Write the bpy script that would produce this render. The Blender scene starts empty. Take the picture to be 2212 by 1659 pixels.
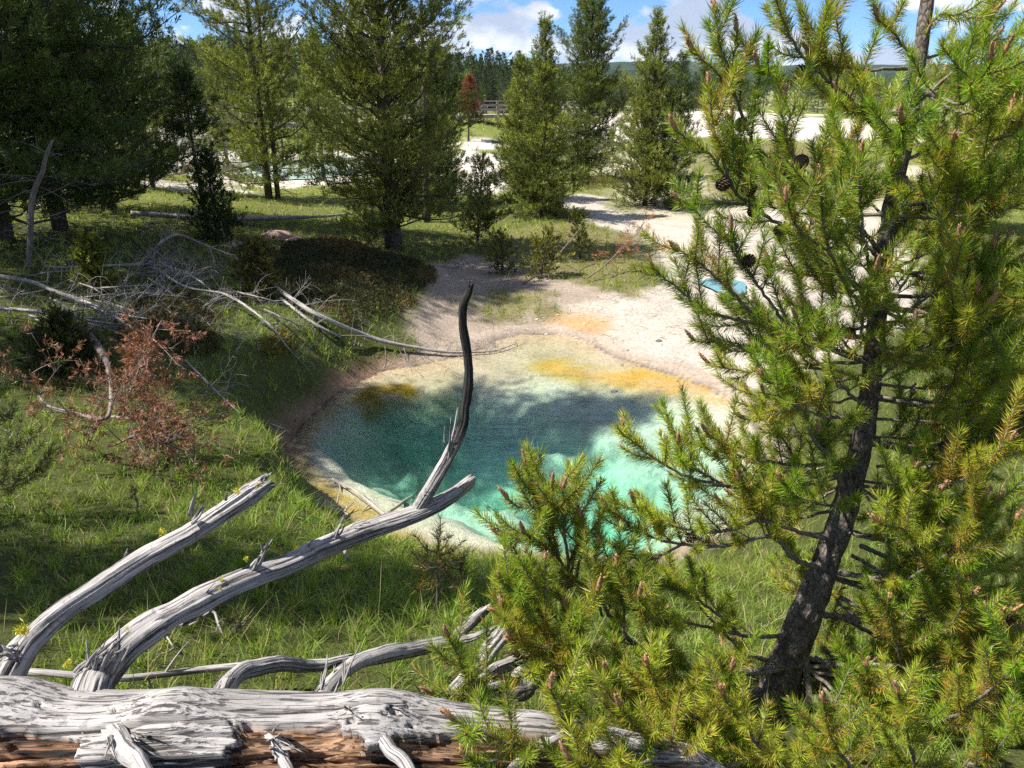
import bpy, math, random
import numpy as np
from math import radians, sin, cos, pi
random.seed(11)
RNG = np.random.default_rng(11)
SC = bpy.context.scene
COL = SC.collection

# ------------------------------------------------------------------ camera
EYE = np.array([0.0, 0.0, 4.5])          # the water of the spring lies at z = 0
PITCH = radians(20.9)
F = 1661.0                               # focal length in pixels of a 2212 x 1659 print
cam_d = bpy.data.cameras.new("Camera")
cam = bpy.data.objects.new("Camera", cam_d)
COL.objects.link(cam)
cam.location = EYE
cam.rotation_euler = (radians(90) - PITCH, 0, 0)
cam_d.sensor_width = 36.0
cam_d.lens = 36.0 * F / 2212.0
cam_d.clip_start = 0.05
cam_d.clip_end = 20000
SC.camera = cam

# ------------------------------------------------------------------ sun and sky
SUN_EL = radians(55)
SUN_V = np.array([-0.98, -0.20, 0.0])
SUN_V = SUN_V / np.linalg.norm(SUN_V) * cos(SUN_EL)
SUN_V[2] = sin(SUN_EL)
sun_d = bpy.data.lights.new("Sun", 'SUN')
sun_d.energy = 5.0
sun_d.angle = radians(0.53)
sun_d.color = (1.0, 0.95, 0.87)
sun = bpy.data.objects.new("Sun", sun_d)
COL.objects.link(sun)
from mathutils import Vector
sun.rotation_euler = Vector(SUN_V).to_track_quat('Z', 'Y').to_euler()
sun.location = (-20, 10, 30)

W = bpy.data.worlds.new("World")
SC.world = W
W.use_nodes = True


def build_world():
    nt = W.node_tree
    nt.nodes.clear()
    N = nt.nodes.new
    L = nt.links.new
    out = N('ShaderNodeOutputWorld')
    bg = N('ShaderNodeBackground')
    bg.inputs['Strength'].default_value = 0.075
    sky = N('ShaderNodeTexSky')
    sky.sky_type = 'NISHITA'
    sky.sun_disc = False
    sky.sun_elevation = SUN_EL
    sky.sun_rotation = math.atan2(SUN_V[0], SUN_V[1])
    sky.altitude = 2300
    sky.air_density = 1.0
    sky.dust_density = 0.2
    sky.ozone_density = 2.0
    tint = N('ShaderNodeMix')
    tint.data_type = 'RGBA'
    tint.blend_type = 'MULTIPLY'
    tint.inputs[0].default_value = 1.0
    tint.inputs[7].default_value = (0.42, 0.66, 1.0, 1)
    L(sky.outputs[0], tint.inputs[6])
    tc = N('ShaderNodeTexCoord')
    sep = N('ShaderNodeSeparateXYZ')
    L(tc.outputs['Generated'], sep.inputs[0])
    # clouds lie on a flat layer: divide by height, with a little added so that they do not shrink to lines at the horizon
    add = N('ShaderNodeMath')
    add.operation = 'ADD'
    add.inputs[1].default_value = 0.5
    mx = N('ShaderNodeMath')
    mx.operation = 'MAXIMUM'
    mx.inputs[1].default_value = 0.0
    L(sep.outputs[2], mx.inputs[0])
    L(mx.outputs[0], add.inputs[0])
    dv = N('ShaderNodeVectorMath')
    dv.operation = 'DIVIDE'
    cmb = N('ShaderNodeCombineXYZ')
    for i in range(3):
        L(add.outputs[0], cmb.inputs[i])
    L(tc.outputs['Generated'], dv.inputs[0])
    L(cmb.outputs[0], dv.inputs[1])
    flat = N('ShaderNodeVectorMath')
    flat.operation = 'MULTIPLY'
    flat.inputs[1].default_value = (1.0, 1.0, 0.0)
    L(dv.outputs[0], flat.inputs[0])

    def noise(vec, scale, detail, rough, off):
        ad = N('ShaderNodeVectorMath')
        ad.operation = 'ADD'
        ad.inputs[1].default_value = off
        L(vec, ad.inputs[0])
        n = N('ShaderNodeTexNoise')
        n.inputs['Scale'].default_value = scale
        n.inputs['Detail'].default_value = detail
        n.inputs['Roughness'].default_value = rough
        L(ad.outputs[0], n.inputs['Vector'])
        return n.outputs[0]

    def ramp(v, a, b):
        r = N('ShaderNodeMapRange')
        r.interpolation_type = 'SMOOTHSTEP'
        r.inputs[1].default_value = a
        r.inputs[2].default_value = b
        L(v, r.inputs[0])
        return r.outputs[0]
    n1 = noise(flat.outputs[0], 4.2, 9, 0.55, (3.3, 1.9, 0))
    cover = ramp(n1, 0.475, 0.545)
    n2 = noise(flat.outputs[0], 4.2, 5, 0.5, (3.3, 1.95, 0))   # the same clouds a little further on: thick there = grey base here
    thick = ramp(n2, 0.46, 0.60)
    cc = N('ShaderNodeMix')
    cc.data_type = 'RGBA'
    cc.inputs[6].default_value = (6.2, 6.4, 6.8, 1)
    cc.inputs[7].default_value = (3.2, 3.8, 5.1, 1)
    L(thick, cc.inputs[0])
    mixc = N('ShaderNodeMix')
    mixc.data_type = 'RGBA'
    L(cover, mixc.inputs[0])
    L(tint.outputs[2], mixc.inputs[6])
    L(cc.outputs[2], mixc.inputs[7])
    L(mixc.outputs[2], bg.inputs['Color'])
    L(bg.outputs[0], out.inputs['Surface'])


build_world()
SC.view_settings.view_transform = 'Standard'
SC.view_settings.look = 'None'
SC.view_settings.exposure = 1.15
SC.view_settings.gamma = 1.0
SC.render.engine = 'CYCLES'
SC.cycles.use_denoising = False
SC.cycles.denoising_input_passes = 'RGB_ALBEDO_NORMAL'
SC.cycles.max_bounces = 6
SC.cycles.diffuse_bounces = 3
SC.cycles.glossy_bounces = 2
SC.cycles.transparent_max_bounces = 8
SC.cycles.volume_bounces = 1
SC.cycles.caustics_reflective = False
SC.cycles.caustics_refractive = False
SC.cycles.sample_clamp_indirect = 4.0


# ------------------------------------------------------------------ numbers
def nrm(v):
    v = np.asarray(v, float)
    return v / (np.linalg.norm(v, axis=-1, keepdims=True) + 1e-12)


def sstep(a, b, x):
    t = np.clip((np.asarray(x, float) - a) / (b - a), 0, 1)
    return t * t * (3 - 2 * t)


def _h(ix, iy, iz):
    n = (ix.astype(np.int64) * 374761393 + iy.astype(np.int64) * 668265263 + iz.astype(np.int64) * 2147483647) & 0xffffffff
    n = ((n ^ (n >> 13)) * 1274126177) & 0xffffffff
    n = ((n ^ (n >> 16)) * 2246822519) & 0xffffffff
    return ((n ^ (n >> 15)) & 0xffffff) / float(0xffffff)


def vnoise(x, y, z=None):
    x = np.asarray(x, float)
    y = np.asarray(y, float)
    z = np.zeros_like(x) if z is None else np.asarray(z, float)
    x, y, z = np.broadcast_arrays(x, y, z)
    ix, iy, iz = np.floor(x), np.floor(y), np.floor(z)
    fx, fy, fz = x - ix, y - iy, z - iz
    fx, fy, fz = [f * f * (3 - 2 * f) for f in (fx, fy, fz)]
    r = 0
    for a in (0, 1):
        wx = fx if a else 1 - fx
        for b in (0, 1):
            wy = fy if b else 1 - fy
            for c in (0, 1):
                wz = fz if c else 1 - fz
                r = r + wx * wy * wz * _h(ix + a, iy + b, iz + c)
    return r * 2 - 1


def fbm(x, y, z=None, o=4, g=0.5):
    x = np.asarray(x, float)
    y = np.asarray(y, float)
    z = np.zeros_like(x) if z is None else np.asarray(z, float)
    s, a, t = 0, 1.0, 0
    for i in range(o):
        s = s + a * vnoise(x + 17.3 * i, y - 9.1 * i, z + 5.7 * i)
        t += a
        a *= g
        x, y, z = x * 2.03, y * 2.03, z * 2.03
    return s / t


def ray(u, v):
    a, b = (u - 1106.0) / F, (829.5 - v) / F
    return np.array([a, cos(PITCH) + b * sin(PITCH), -sin(PITCH) + b * cos(PITCH)])


def at(u, v, D):
    d = ray(u, v)
    return EYE + d * (D / d[1])


def onz(u, v, z):
    d = ray(u, v)
    return EYE + d * ((z - EYE[2]) / d[2])


def fwd(p):
    p = np.asarray(p, float)
    return p[..., 1] * cos(PITCH) - (p[..., 2] - EYE[2]) * sin(PITCH)


def psdf(poly, x, y):
    """signed distance to a polygon, negative inside"""
    x = np.asarray(x, float)
    y = np.asarray(y, float)
    d = np.full(x.shape, 1e18)
    inside = np.zeros(x.shape, bool)
    n = len(poly)
    for i in range(n):
        ax, ay = poly[i]
        bx, by = poly[(i + 1) % n]
        ex, ey = bx - ax, by - ay
        wx, wy = x - ax, y - ay
        t = np.clip((wx * ex + wy * ey) / (ex * ex + ey * ey + 1e-12), 0, 1)
        d = np.minimum(d, (wx - ex * t) ** 2 + (wy - ey * t) ** 2)
        c = ((ay > y) != (by > y)) & (x < (bx - ax) * (y - ay) / (by - ay + 1e-12) + ax)
        inside ^= c
    d = np.sqrt(d)
    return np.where(inside, -d, d)


# ------------------------------------------------------------------ shape of the land
CTRL = np.array([
    (-6, -3, 3.0), (0, -3, 2.9), (6, -3, 2.9), (-3, 1.5, 2.65), (0, 1.5, 2.6), (3, 1.5, 2.5),
    (-3, 3.2, 2.1), (0, 3, 2.05), (2.5, 3, 1.95), (5, 3.5, 1.9), (-3.5, 5.2, 1.45), (0, 5.2, 1.0), (3, 5.2, .85), (5, 6, 1.1),
    (-5, 7.5, 1.2), (-4.2, 10, .9), (-7.5, 11, 1.3), (5, 9, .7), (8, 9, .9),
    (-10, 17, 1.6), (-6, 17, 1.0), (-4, 16, .75), (-16, 14, 2.2), (-2, 16.5, .5), (1, 17, .4), (5, 16, .3), (10, 17, .4),
    (-3.3, 21, .5), (-7, 25, .7), (-14, 28, 1.2), (2, 25, .45), (8, 27, .4), (18, 25, .6),
    (-10, 31, .6), (-12, 48, .5), (-3, 40, .4), (5, 45, .6), (-30, 40, 3), (-20, 46, 2.0),
    (-3, 60, 2.1), (-15, 58, 1.6), (20, 75, 1.0), (30, 110, 1.2), (50, 150, 1.3), (0, 100, 2.2), (-40, 100, 4), (80, 100, 1.5),
    (-100, 100, 5), (0, 300, 4), (100, 300, 2), (-150, 300, 8), (300, 600, 4), (-300, 600, 10), (0, 1000, 6), (600, 2000, 6),
    (-600, 2000, 10), (0, 4000, 8), (3000, 6000, 10), (-3000, 6000, 10)], float)


def _w(x, y):
    return np.arcsinh(np.asarray(x, float) / 5), np.arcsinh(np.asarray(y, float) / 5)


def _tps():
    X, Y = _w(CTRL[:, 0], CTRL[:, 1])
    n = len(X)
    r2 = (X[:, None] - X) ** 2 + (Y[:, None] - Y) ** 2
    K = 0.5 * r2 * np.log(r2 + 1e-12)
    A = np.zeros((n + 3, n + 3))
    A[:n, :n] = K + np.eye(n) * 0.004
    P = np.stack([np.ones(n), X, Y], 1)
    A[:n, n:] = P
    A[n:, :n] = P.T
    b = np.zeros(n + 3)
    b[:n] = CTRL[:, 2]
    return X, Y, np.linalg.solve(A, b)


_TX, _TY, _TC = _tps()

POOL = [tuple(onz(u, v, 0)[:2]) for u, v in [
    (1085, 735), (1000, 770), (900, 790), (830, 800), (780, 825), (735, 850), (690, 885), (655, 920), (632, 960), (640, 1000),
    (655, 1040), (700, 1085), (760, 1125), (830, 1160), (950, 1195), (1100, 1210), (1300, 1215), (1450, 1205), (1560, 1150),
    (1630, 1060), (1650, 980), (1620, 910), (1580, 870), (1530, 840), (1450, 810), (1370, 785), (1310, 765), (1280, 745),
    (1200, 722), (1130, 722)]]
DEEP = [tuple(onz(u, v, 0)[:2]) for u, v in [
    (700, 950), (720, 915), (790, 868), (870, 845), (1000, 828), (1150, 862), (1300, 900), (1450, 925), (1580, 960), (1600, 1040), (1540, 1140),
    (1400, 1180), (1200, 1170), (1080, 1140), (1000, 1080), (900, 1060), (790, 1010)]]
# smaller basins: centre, radii, water level
BASINS = []
for u, v, ru, dep, z in [(1566, 616, 46, .8, .22), (1660, 683, 30, .45, .2), (672, 360, 128, 7.5, .46), (440, 360, 88, 6.0, .50), (1010, 640, 0, 0, 0)]:
    if ru:
        c = onz(u, v, z)
        BASINS.append((c[0], c[1], ru / F * fwd(c), dep, z))


def land(x, y):
    x = np.asarray(x, float)
    y = np.asarray(y, float)
    shp = np.broadcast(x, y).shape
    x, y = np.broadcast_to(x, shp).ravel(), np.broadcast_to(y, shp).ravel()
    X, Y = _w(x, np.maximum(y, -4))
    z = _TC[-3] + _TC[-2] * X + _TC[-1] * Y
    for i in range(len(_TX)):
        r2 = (X - _TX[i]) ** 2 + (Y - _TY[i]) ** 2
        z = z + _TC[i] * 0.5 * r2 * np.log(r2 + 1e-12)
    far = sstep(15, 90, y)
    z = z + fbm(x * .45, y * .45, o=3) * .10 * (1 - far) + fbm(x * 2.3, y * 2.3, o=3) * .035 * (1 - far) + fbm(x * .04, y * .04, o=3) * .5 * far
    for cx, cy, rx, ry, zl in BASINS:
        q = np.sqrt(((x - cx) / rx) ** 2 + ((y - cy) / ry) ** 2) + .12 * fbm(x * 1.1, y * 1.1, o=2)
        z = np.where(q < 2.2, (zl - .05) + (z - zl + .05) * sstep(.95, 2.0, q), z)
    near = (np.abs(x) < 14) & (y > 1) & (y < 24)
    if near.any():
        xs, ys = x[near], y[near]
        s = psdf(POOL, xs, ys) + .10 * fbm(xs * 1.7, ys * 1.7, o=3)
        wid = 2.6 - 1.5 * sstep(-1.5, -3.2, xs) - .9 * sstep(9, 7.5, ys)
        rim = .10 + .16 * sstep(0, .5, s) * sstep(-1, -2.6, xs)
        zo = z[near]
        z1 = -.01 + rim * sstep(0, .3, s) + (zo - .1) * sstep(.05, 1, s / wid) * (s > 0)
        # the bed: a shelf along the edge, then the ledge and the deep vent
        dd = -psdf(DEEP, xs, ys) + .28 * fbm(xs * 1.1, ys * 1.1, o=4)
        ins = np.maximum(-s, 0)
        lump = fbm(xs * 1.6 + 4, ys * 1.6, o=4)
        terr = np.floor(lump * 4) / 4 + .25 * sstep(.55, 1, lump * 4 - np.floor(lump * 4))
        bed = -.015 - .05 * sstep(0, .5, ins) - .20 * sstep(.2, 1.4, ins) * (1 - .75 * sstep(10.8, 12.6, ys)) - .30 * sstep(-.25, .25, dd) - .62 * sstep(.1, 2.2, dd)
        bed = bed + terr * .34 * sstep(-.1, .6, dd) + lump * .14 * sstep(-.3, .6, dd)
        bed = bed + fbm(xs * 3.7, ys * 3.7, o=3) * .10 * sstep(-.2, .5, dd)
        bed = np.minimum(bed, -.012)
        z = z.copy()
        z[near] = np.where(s > 0, z1, bed)
    return z.reshape(shp)


def hit(u, v, lift=0.0):
    """where the sight line through (u, v) meets the land raised by lift"""
    d = ray(u, v)
    t = np.geomspace(1.2, 900, 700)
    p = EYE + d * t[:, None]
    g = p[:, 2] - land(p[:, 0], p[:, 1]) - lift
    k = np.argmax(g < 0)
    if not (g < 0).any():
        k = len(t) - 1
    a, b = t[max(k - 1, 0)], t[k]
    for _ in range(18):
        m = (a + b) / 2
        q = EYE + d * m
        if q[2] - float(land(q[0], q[1])) - lift < 0:
            b = m
        else:
            a = m
    return EYE + d * b


def zone(pix):
    return [tuple(hit(u, v)[:2]) for u, v in pix]


def wzone(pix):
    return [tuple(onz(u, v, -.05)[:2]) for u, v in pix]


Z_PINK = zone([(880, 715), (905, 650), (935, 600), (940, 575), (1010, 552), (1090, 560), (1160, 580), (1240, 600), (1330, 625), (1330, 660), (1200, 665),
               (1190, 690), (1100, 728), (1010, 768), (930, 762)])
Z_WHITE = zone([(1095, 738), (1185, 705), (1205, 655), (1300, 640), (1400, 625), (1440, 585), (1420, 535), (1400, 505), (1300, 490), (1215, 452), (1212, 432),
                (1240, 418), (1310, 422), (1320, 455), (1430, 478), (1520, 470), (1640, 440), (1760, 445), (1900, 470), (2000, 560), (2000, 700), (1800, 760),
                (1640, 870), (1540, 840), (1300, 760)])
Z_WFAR = [zone(p) for p in (
    [(985, 420), (975, 345), (1010, 325), (1080, 335), (1100, 400), (1070, 420)],
    [(1440, 300), (1450, 240), (1560, 236), (1840, 262), (1900, 300), (1760, 305), (1560, 295)],
    [(1180, 300), (1200, 262), (1330, 240), (1450, 300), (1320, 310)],
    [(560, 395), (600, 335), (780, 330), (800, 390), (700, 398)],
    [(270, 310), (330, 268), (430, 285), (470, 330), (380, 335)],
    [(975, 318), (1010, 300), (1090, 308), (1070, 325)],
    [(480, 402), (380, 390), (260, 395), (380, 408), (540, 415)])]
Z_ORANGE = zone([(1180, 695), (1230, 662), (1290, 668), (1330, 690), (1290, 735), (1200, 728)])
Z_GREENS = [zone(p) for p in (
    [(1035, 640), (1110, 628), (1200, 632), (1195, 680), (1110, 695), (1040, 690)],
    [(1060, 560), (1100, 500), (1250, 480), (1360, 520), (1400, 590), (1380, 640), (1270, 620), (1150, 590)],
    [(1480, 320), (1500, 300), (1700, 310), (1900, 330), (1900, 420), (1700, 430), (1520, 430)])]
Y_FAR = wzone([(1130, 786), (1200, 766), (1240, 768), (1235, 785), (1300, 792), (1420, 806), (1560, 838), (1602, 880), (1590, 892), (1480, 856), (1330, 838),
               (1200, 812), (1165, 800)])
Y_LEFT = wzone([(648, 1000), (680, 1005), (735, 1060), (830, 1110), (910, 1165), (880, 1185), (790, 1140), (700, 1092), (658, 1035)])
Y_DARK = wzone([(750, 868), (790, 838), (890, 822), (905, 838), (850, 856), (790, 878)])


def surface(x, y):
    """what covers the land: grass share and colours of the soil"""
    n1 = fbm(x * .9, y * .9, o=4)
    n2 = fbm(x * 3.1 + 7, y * 3.1, o=3)
    wob = n1 * .35 + n2 * .15
    dist = np.hypot(x, y)
    ps = np.full(x.shape, 9.0)
    near = (np.abs(x) < 14) & (y > 1) & (y < 24)
    ps[near] = psdf(POOL, x[near], y[near])
    grass = np.ones(x.shape)
    soil = np.empty(x.shape + (3,))
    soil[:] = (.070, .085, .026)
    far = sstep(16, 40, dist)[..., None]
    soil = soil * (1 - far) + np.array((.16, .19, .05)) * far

    def lay(col, m, g):
        nonlocal soil, grass
        m = np.clip(m, 0, 1)
        soil = soil * (1 - m[..., None]) + np.asarray(col) * m[..., None]
        grass = grass * (1 - m) + g * m
    mid = y < 40
    lay((.33, .28, .23), sstep(.25, -.25, psdf(Z_PINK, x, y) + wob) * mid, .05)
    lay((.45, .42, .37), sstep(.3, -.3, psdf(Z_WHITE, x, y) + wob * 1.3), .0)
    for k, z in enumerate(Z_WFAR):
        sc = 1.2 if k else .6
        lay((.55, .52, .48), sstep(sc, -sc, psdf(z, x, y) + wob * 4 * sc), .02)
    lay((.50, .46, .38), sstep(.02, .30, fbm(x * .16 + 3, y * .10, o=4)) * sstep(2, 6, x) * sstep(17, 22, y) * .8, .05)
    for k, z in enumerate(Z_GREENS):
        sc = .4 if k < 2 else 2.
        lay((.17, .16, .075), sstep(sc, -sc, psdf(z, x, y) + wob * 1.6 * sc + n2 * sc) * .95, 1.0)
    lay((.46, .26, .10), sstep(.3, -.4, psdf(Z_ORANGE, x, y) + wob * 1.4) * .8, 0.)
    # bare rim of the spring: brown on the shaded bank, pale pink elsewhere
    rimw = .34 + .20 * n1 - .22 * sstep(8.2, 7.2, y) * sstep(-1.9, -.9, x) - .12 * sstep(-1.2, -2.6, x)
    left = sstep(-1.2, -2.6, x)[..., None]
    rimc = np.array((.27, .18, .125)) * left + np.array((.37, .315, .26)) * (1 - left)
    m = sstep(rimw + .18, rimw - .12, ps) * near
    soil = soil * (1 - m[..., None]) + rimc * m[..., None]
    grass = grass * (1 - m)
    # wet line
    m = (sstep(.16, .02, ps + .05 * n2) * near)[..., None]
    soil = soil * (1 - .45 * m)
    # the bed
    ins = np.maximum(-ps, 0)
    inside = (ps < .02) & near
    farside = sstep(10.6, 12.5, y)
    bed = np.array((.58, .58, .49)) * np.ones(x.shape + (1,))
    tan = (sstep(1.5 + 1.2 * farside, .3 + .5 * farside, ins + .5 * n1) * (.35 + .6 * farside))[..., None]
    bed = bed * (1 - tan) + np.array((.48, .39, .26)) * tan
    edge = (sstep(.38, .05, ins + .2 * n1) * (1 - farside) * sstep(3.2, 1.2, x))[..., None]
    bed = bed * (1 - .85 * edge) + np.array((.27, .205, .115)) * .85 * edge
    patchy = sstep(-.35, .25, fbm(x * 2.1 + 6, y * 3.4, o=4))
    for z, c, k in ((Y_FAR, (.48, .34, .085), .26), (Y_LEFT, (.42, .32, .08), .12), (Y_DARK, (.30, .19, .02), .15)):
        q = psdf(z, x, y) + wob * k * 1.2
        m = (sstep(k * .8, -k * .6, q) * (.35 + .65 * patchy))[..., None]
        bed = bed * (1 - m) + np.asarray(c) * m
        if z is Y_FAR:
            m = (sstep(-.10, -.30, q + n2 * .15) * .45)[..., None]
            bed = bed * (1 - m) + np.array((.60, .29, .015)) * m
    vein = (sstep(.10, .0, np.abs(fbm(x * 1.3 + 3, y * 2.2, o=4))) * .42 * sstep(.5, 1.5, ins))[..., None]
    bed = bed * (1 - vein)
    soil = np.where(inside[..., None], bed, soil)
    grass = np.where(ps < .05, 0, grass)
    for cx, cy, rx, ry, zl in BASINS:
        q = np.sqrt(((x - cx) / rx) ** 2 + ((y - cy) / ry) ** 2) + .15 * n1
        m = sstep(1.5, 1.15, q)
        lay((.60, .56, .48), m, 0.)
    return grass, soil


# ------------------------------------------------------------------ meshes
class MB:
    def __init__(self):
        self.V, self.Q, self.T, self.C, self.G, self.n = [], [], [], [], [], 0

    def add(self, V, Q=None, T=None, C=None, G=None):
        V = np.asarray(V, float).reshape(-1, 3)
        if Q is not None and len(Q):
            self.Q.append(np.asarray(Q, np.int64) + self.n)
        if T is not None and len(T):
            self.T.append(np.asarray(T, np.int64) + self.n)
        self.V.append(V)
        k = len(V)
        C = np.ones((k, 3)) * .5 if C is None else np.broadcast_to(np.asarray(C, float), (k, 3))
        self.C.append(C)
        self.G.append(V if G is None else G)
        self.n += k

    def build(self, name, mat, parent=None, smooth=True, loc=None, mesh_only=False):
        V = np.concatenate(self.V)
        base = np.zeros(3) if loc is None else np.asarray(loc, float)
        Q = np.concatenate(self.Q) if self.Q else np.zeros((0, 4), np.int64)
        T = np.concatenate(self.T) if self.T else np.zeros((0, 3), np.int64)
        me = bpy.data.meshes.new(name)
        me.vertices.add(len(V))
        me.vertices.foreach_set('co', (V - base).astype(np.float32).ravel())
        me.loops.add(Q.size + T.size)
        me.loops.foreach_set('vertex_index', np.concatenate([Q.ravel(), T.ravel()]).astype(np.int32))
        me.polygons.add(len(Q) + len(T))
        me.polygons.foreach_set('loop_start', np.concatenate([np.arange(len(Q)) * 4, Q.size + np.arange(len(T)) * 3]).astype(np.int32))
        me.polygons.foreach_set('use_smooth', np.full(len(Q) + len(T), smooth))
        me.update(calc_edges=True)
        a = me.attributes.new('Col', 'FLOAT_COLOR', 'POINT')
        C = np.concatenate(self.C)
        a.data.foreach_set('color', np.concatenate([C, np.ones((len(C), 1))], 1).astype(np.float32).ravel())
        g = me.attributes.new('grain', 'FLOAT_VECTOR', 'POINT')
        g.data.foreach_set('vector', np.concatenate(self.G).astype(np.float32).ravel())
        if mat:
            me.materials.append(mat)
        if mesh_only:
            return me
        o = bpy.data.objects.new(name, me)
        COL.objects.link(o)
        if parent is not None:
            o.parent = parent
            o.location = base - np.array(parent.location)
        else:
            o.location = base
        return o


def tag(o, label, cat, group=None):
    o['label'] = label
    o['category'] = cat
    if group:
        o['group'] = group
    return o


def kind(o, k):
    o['kind'] = k
    return o


def thing(name, loc, label, cat, group=None):
    o = bpy.data.objects.new(name, None)
    o.empty_display_size = .1
    COL.objects.link(o)
    o.location = loc
    return tag(o, label, cat, group)


def spline(P, step=None, n=None):
    """Catmull-Rom through the points of P (any number of columns, first three are the place)"""
    P = np.asarray(P, float)
    if len(P) == 2:
        P = np.array([P[0], (P[0] + P[1]) / 2, P[1]])
    L = np.linalg.norm(np.diff(P[:, :3], axis=0), axis=1)
    if n is None:
        n = max(4, int(L.sum() / step) + 1)
    s = np.concatenate([[0], np.cumsum(L)])
    E = np.concatenate([[2 * P[0] - P[1]], P, [2 * P[-1] - P[-2]]])
    out = []
    for q in np.linspace(0, s[-1] - 1e-9, n):
        i = min(np.searchsorted(s, q, 'right') - 1, len(L) - 1)
        t = (q - s[i]) / (L[i] + 1e-12)
        a, b, c, d = E[i], E[i + 1], E[i + 2], E[i + 3]
        out.append(.5 * (2 * b + (c - a) * t + (2 * a - 5 * b + 4 * c - d) * t * t + (3 * b - 3 * c + d - a) * t ** 3))
    return np.array(out)


def frames(P):
    T = nrm(np.gradient(P, axis=0))
    n = np.cross(T[0], [0.13, .2, 1.0])
    if np.linalg.norm(n) < .1:
        n = np.cross(T[0], [1.0, 0, 0])
    n = nrm(n)
    Nn = []
    for t in T:
        n = nrm(n - t * np.dot(n, t))
        Nn.append(n)
    Nn = np.array(Nn)
    return T, Nn, np.cross(T, Nn)


def tube(mb, P, R, K=8, C=None, rough=0.0, rfreq=3.0, gfreq=9.0, seed=0.0, jag=0.0, cap=True, crack=0.0):
    """a round bar along P; rough makes it lumpy and grooved along its length, jag tears its far end"""
    P = np.asarray(P, float)
    R = np.broadcast_to(np.asarray(R, float), (len(P),))
    T, A, B = frames(P)
    th = np.linspace(0, 2 * pi, K, endpoint=False)
    s = np.concatenate([[0], np.cumsum(np.linalg.norm(np.diff(P, axis=0), axis=1))])
    S, TH = np.meshgrid(s, th, indexing='ij')
    RR = np.repeat(R[:, None], K, 1)
    cx, cy = np.cos(TH), np.sin(TH)
    if rough:
        RR = RR * (1 + rough * fbm(cx * 1.2 + seed, cy * 1.2, S * rfreq, o=3) + rough * .6 * fbm(cx * gfreq * .35 + seed, cy * gfreq * .35, S * rfreq * .35 + 9, o=3))
    if crack:
        c = fbm(cx * gfreq * .45 + 3 + seed, cy * gfreq * .45, S * 2.2, o=3)
        RR = RR * (1 - crack * sstep(.16, .34, c))
    off = np.zeros_like(S)
    if jag:
        tail = sstep(s[-1] - 2.5 * jag, s[-1], S)
        off = tail * jag * (fbm(cx * 2.2 + seed * 3, cy * 2.2, S * 0, o=3) * 1.6)
    V = P[:, None] + (A[:, None] * cx[..., None] + B[:, None] * cy[..., None]) * RR[..., None] + T[:, None] * off[..., None]
    G = np.stack([S + seed, cx * RR, cy * RR], -1)
    n = len(P)
    i, j = np.meshgrid(np.arange(n - 1), np.arange(K), indexing='ij')
    q = np.stack([i * K + j, i * K + (j + 1) % K, (i + 1) * K + (j + 1) % K, (i + 1) * K + j], -1).reshape(-1, 4)
    V = V.reshape(-1, 3)
    G = G.reshape(-1, 3)
    t = None
    if cap:
        V = np.concatenate([V, [P[0] - T[0] * R[0] * .2, P[-1] + T[-1] * R[-1] * (.3 if not jag else -.8)]])
        G = np.concatenate([G, [[0, 0, 0], [s[-1], 0, 0]]])
        k = np.arange(K)
        t = np.concatenate([np.stack([(k + 1) % K, k, np.full(K, n * K)], 1), np.stack([(n - 1) * K + k, (n - 1) * K + (k + 1) % K, np.full(K, n * K + 1)], 1)])
    if C is not None and np.ndim(C) == 2 and len(C) == n:
        C = np.repeat(np.asarray(C), K, 0)
        if cap:
            C = np.concatenate([C, C[:1], C[-1:]])
    mb.add(V, q, t, C, G)


def blades(mb, P, D, L, Wd, C, bend):
    """flat tapering leaves of two segments"""
    n = len(P)
    side = nrm(np.cross(D, RNG.normal(size=(n, 3)))) * (np.asarray(Wd) * .5)[:, None]
    L = np.asarray(L)[:, None]
    m = P + D * L * .5 + bend * .3
    V = np.stack([P - side * .7, P + side * .7, m + side, m - side, P + D * L + bend], 1).reshape(-1, 3)
    k = np.arange(n)[:, None] * 5
    mb.add(V, k + np.array([0, 1, 2, 3]), k + np.array([3, 2, 4]), np.repeat(C, 5, 0))


def diamonds(mb, P, D, L, Wd, C):
    n = len(P)
    side = nrm(np.cross(D, RNG.normal(size=(n, 3)))) * (np.asarray(Wd) * .5)[:, None]
    L = np.asarray(L)[:, None]
    m = P + D * L * .55
    V = np.stack([P, m + side, P + D * L, m - side], 1).reshape(-1, 3)
    mb.add(V, np.arange(n)[:, None] * 4 + np.arange(4), None, np.repeat(C, 4, 0))


# ------------------------------------------------------------------ materials
def new_mat(name):
    m = bpy.data.materials.new(name)
    m.use_nodes = True
    nt = m.node_tree
    nt.nodes.clear()
    out = nt.nodes.new('ShaderNodeOutputMaterial')
    return m, nt, out


def node(nt, t, **kw):
    n = nt.nodes.new(t)
    for k, v in kw.items():
        setattr(n, k, v)
    return n


def nz(nt, vec, scale, detail=4, rough=.55):
    n = nt.nodes.new('ShaderNodeTexNoise')
    n.inputs['Scale'].default_value = scale
    n.inputs['Detail'].default_value = detail
    n.inputs['Roughness'].default_value = rough
    if vec is not None:
        nt.links.new(vec, n.inputs['Vector'])
    return n.outputs[0]


def rmp(nt, v, stops):
    r = nt.nodes.new('ShaderNodeValToRGB')
    e = r.color_ramp.elements
    while len(e) < len(stops):
        e.new(.5)
    for x, (p, c) in zip(e, stops):
        x.position = p
        x.color = (*c, 1) if len(c) == 3 else c
    nt.links.new(v, r.inputs[0])
    return r.outputs[0]


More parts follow.
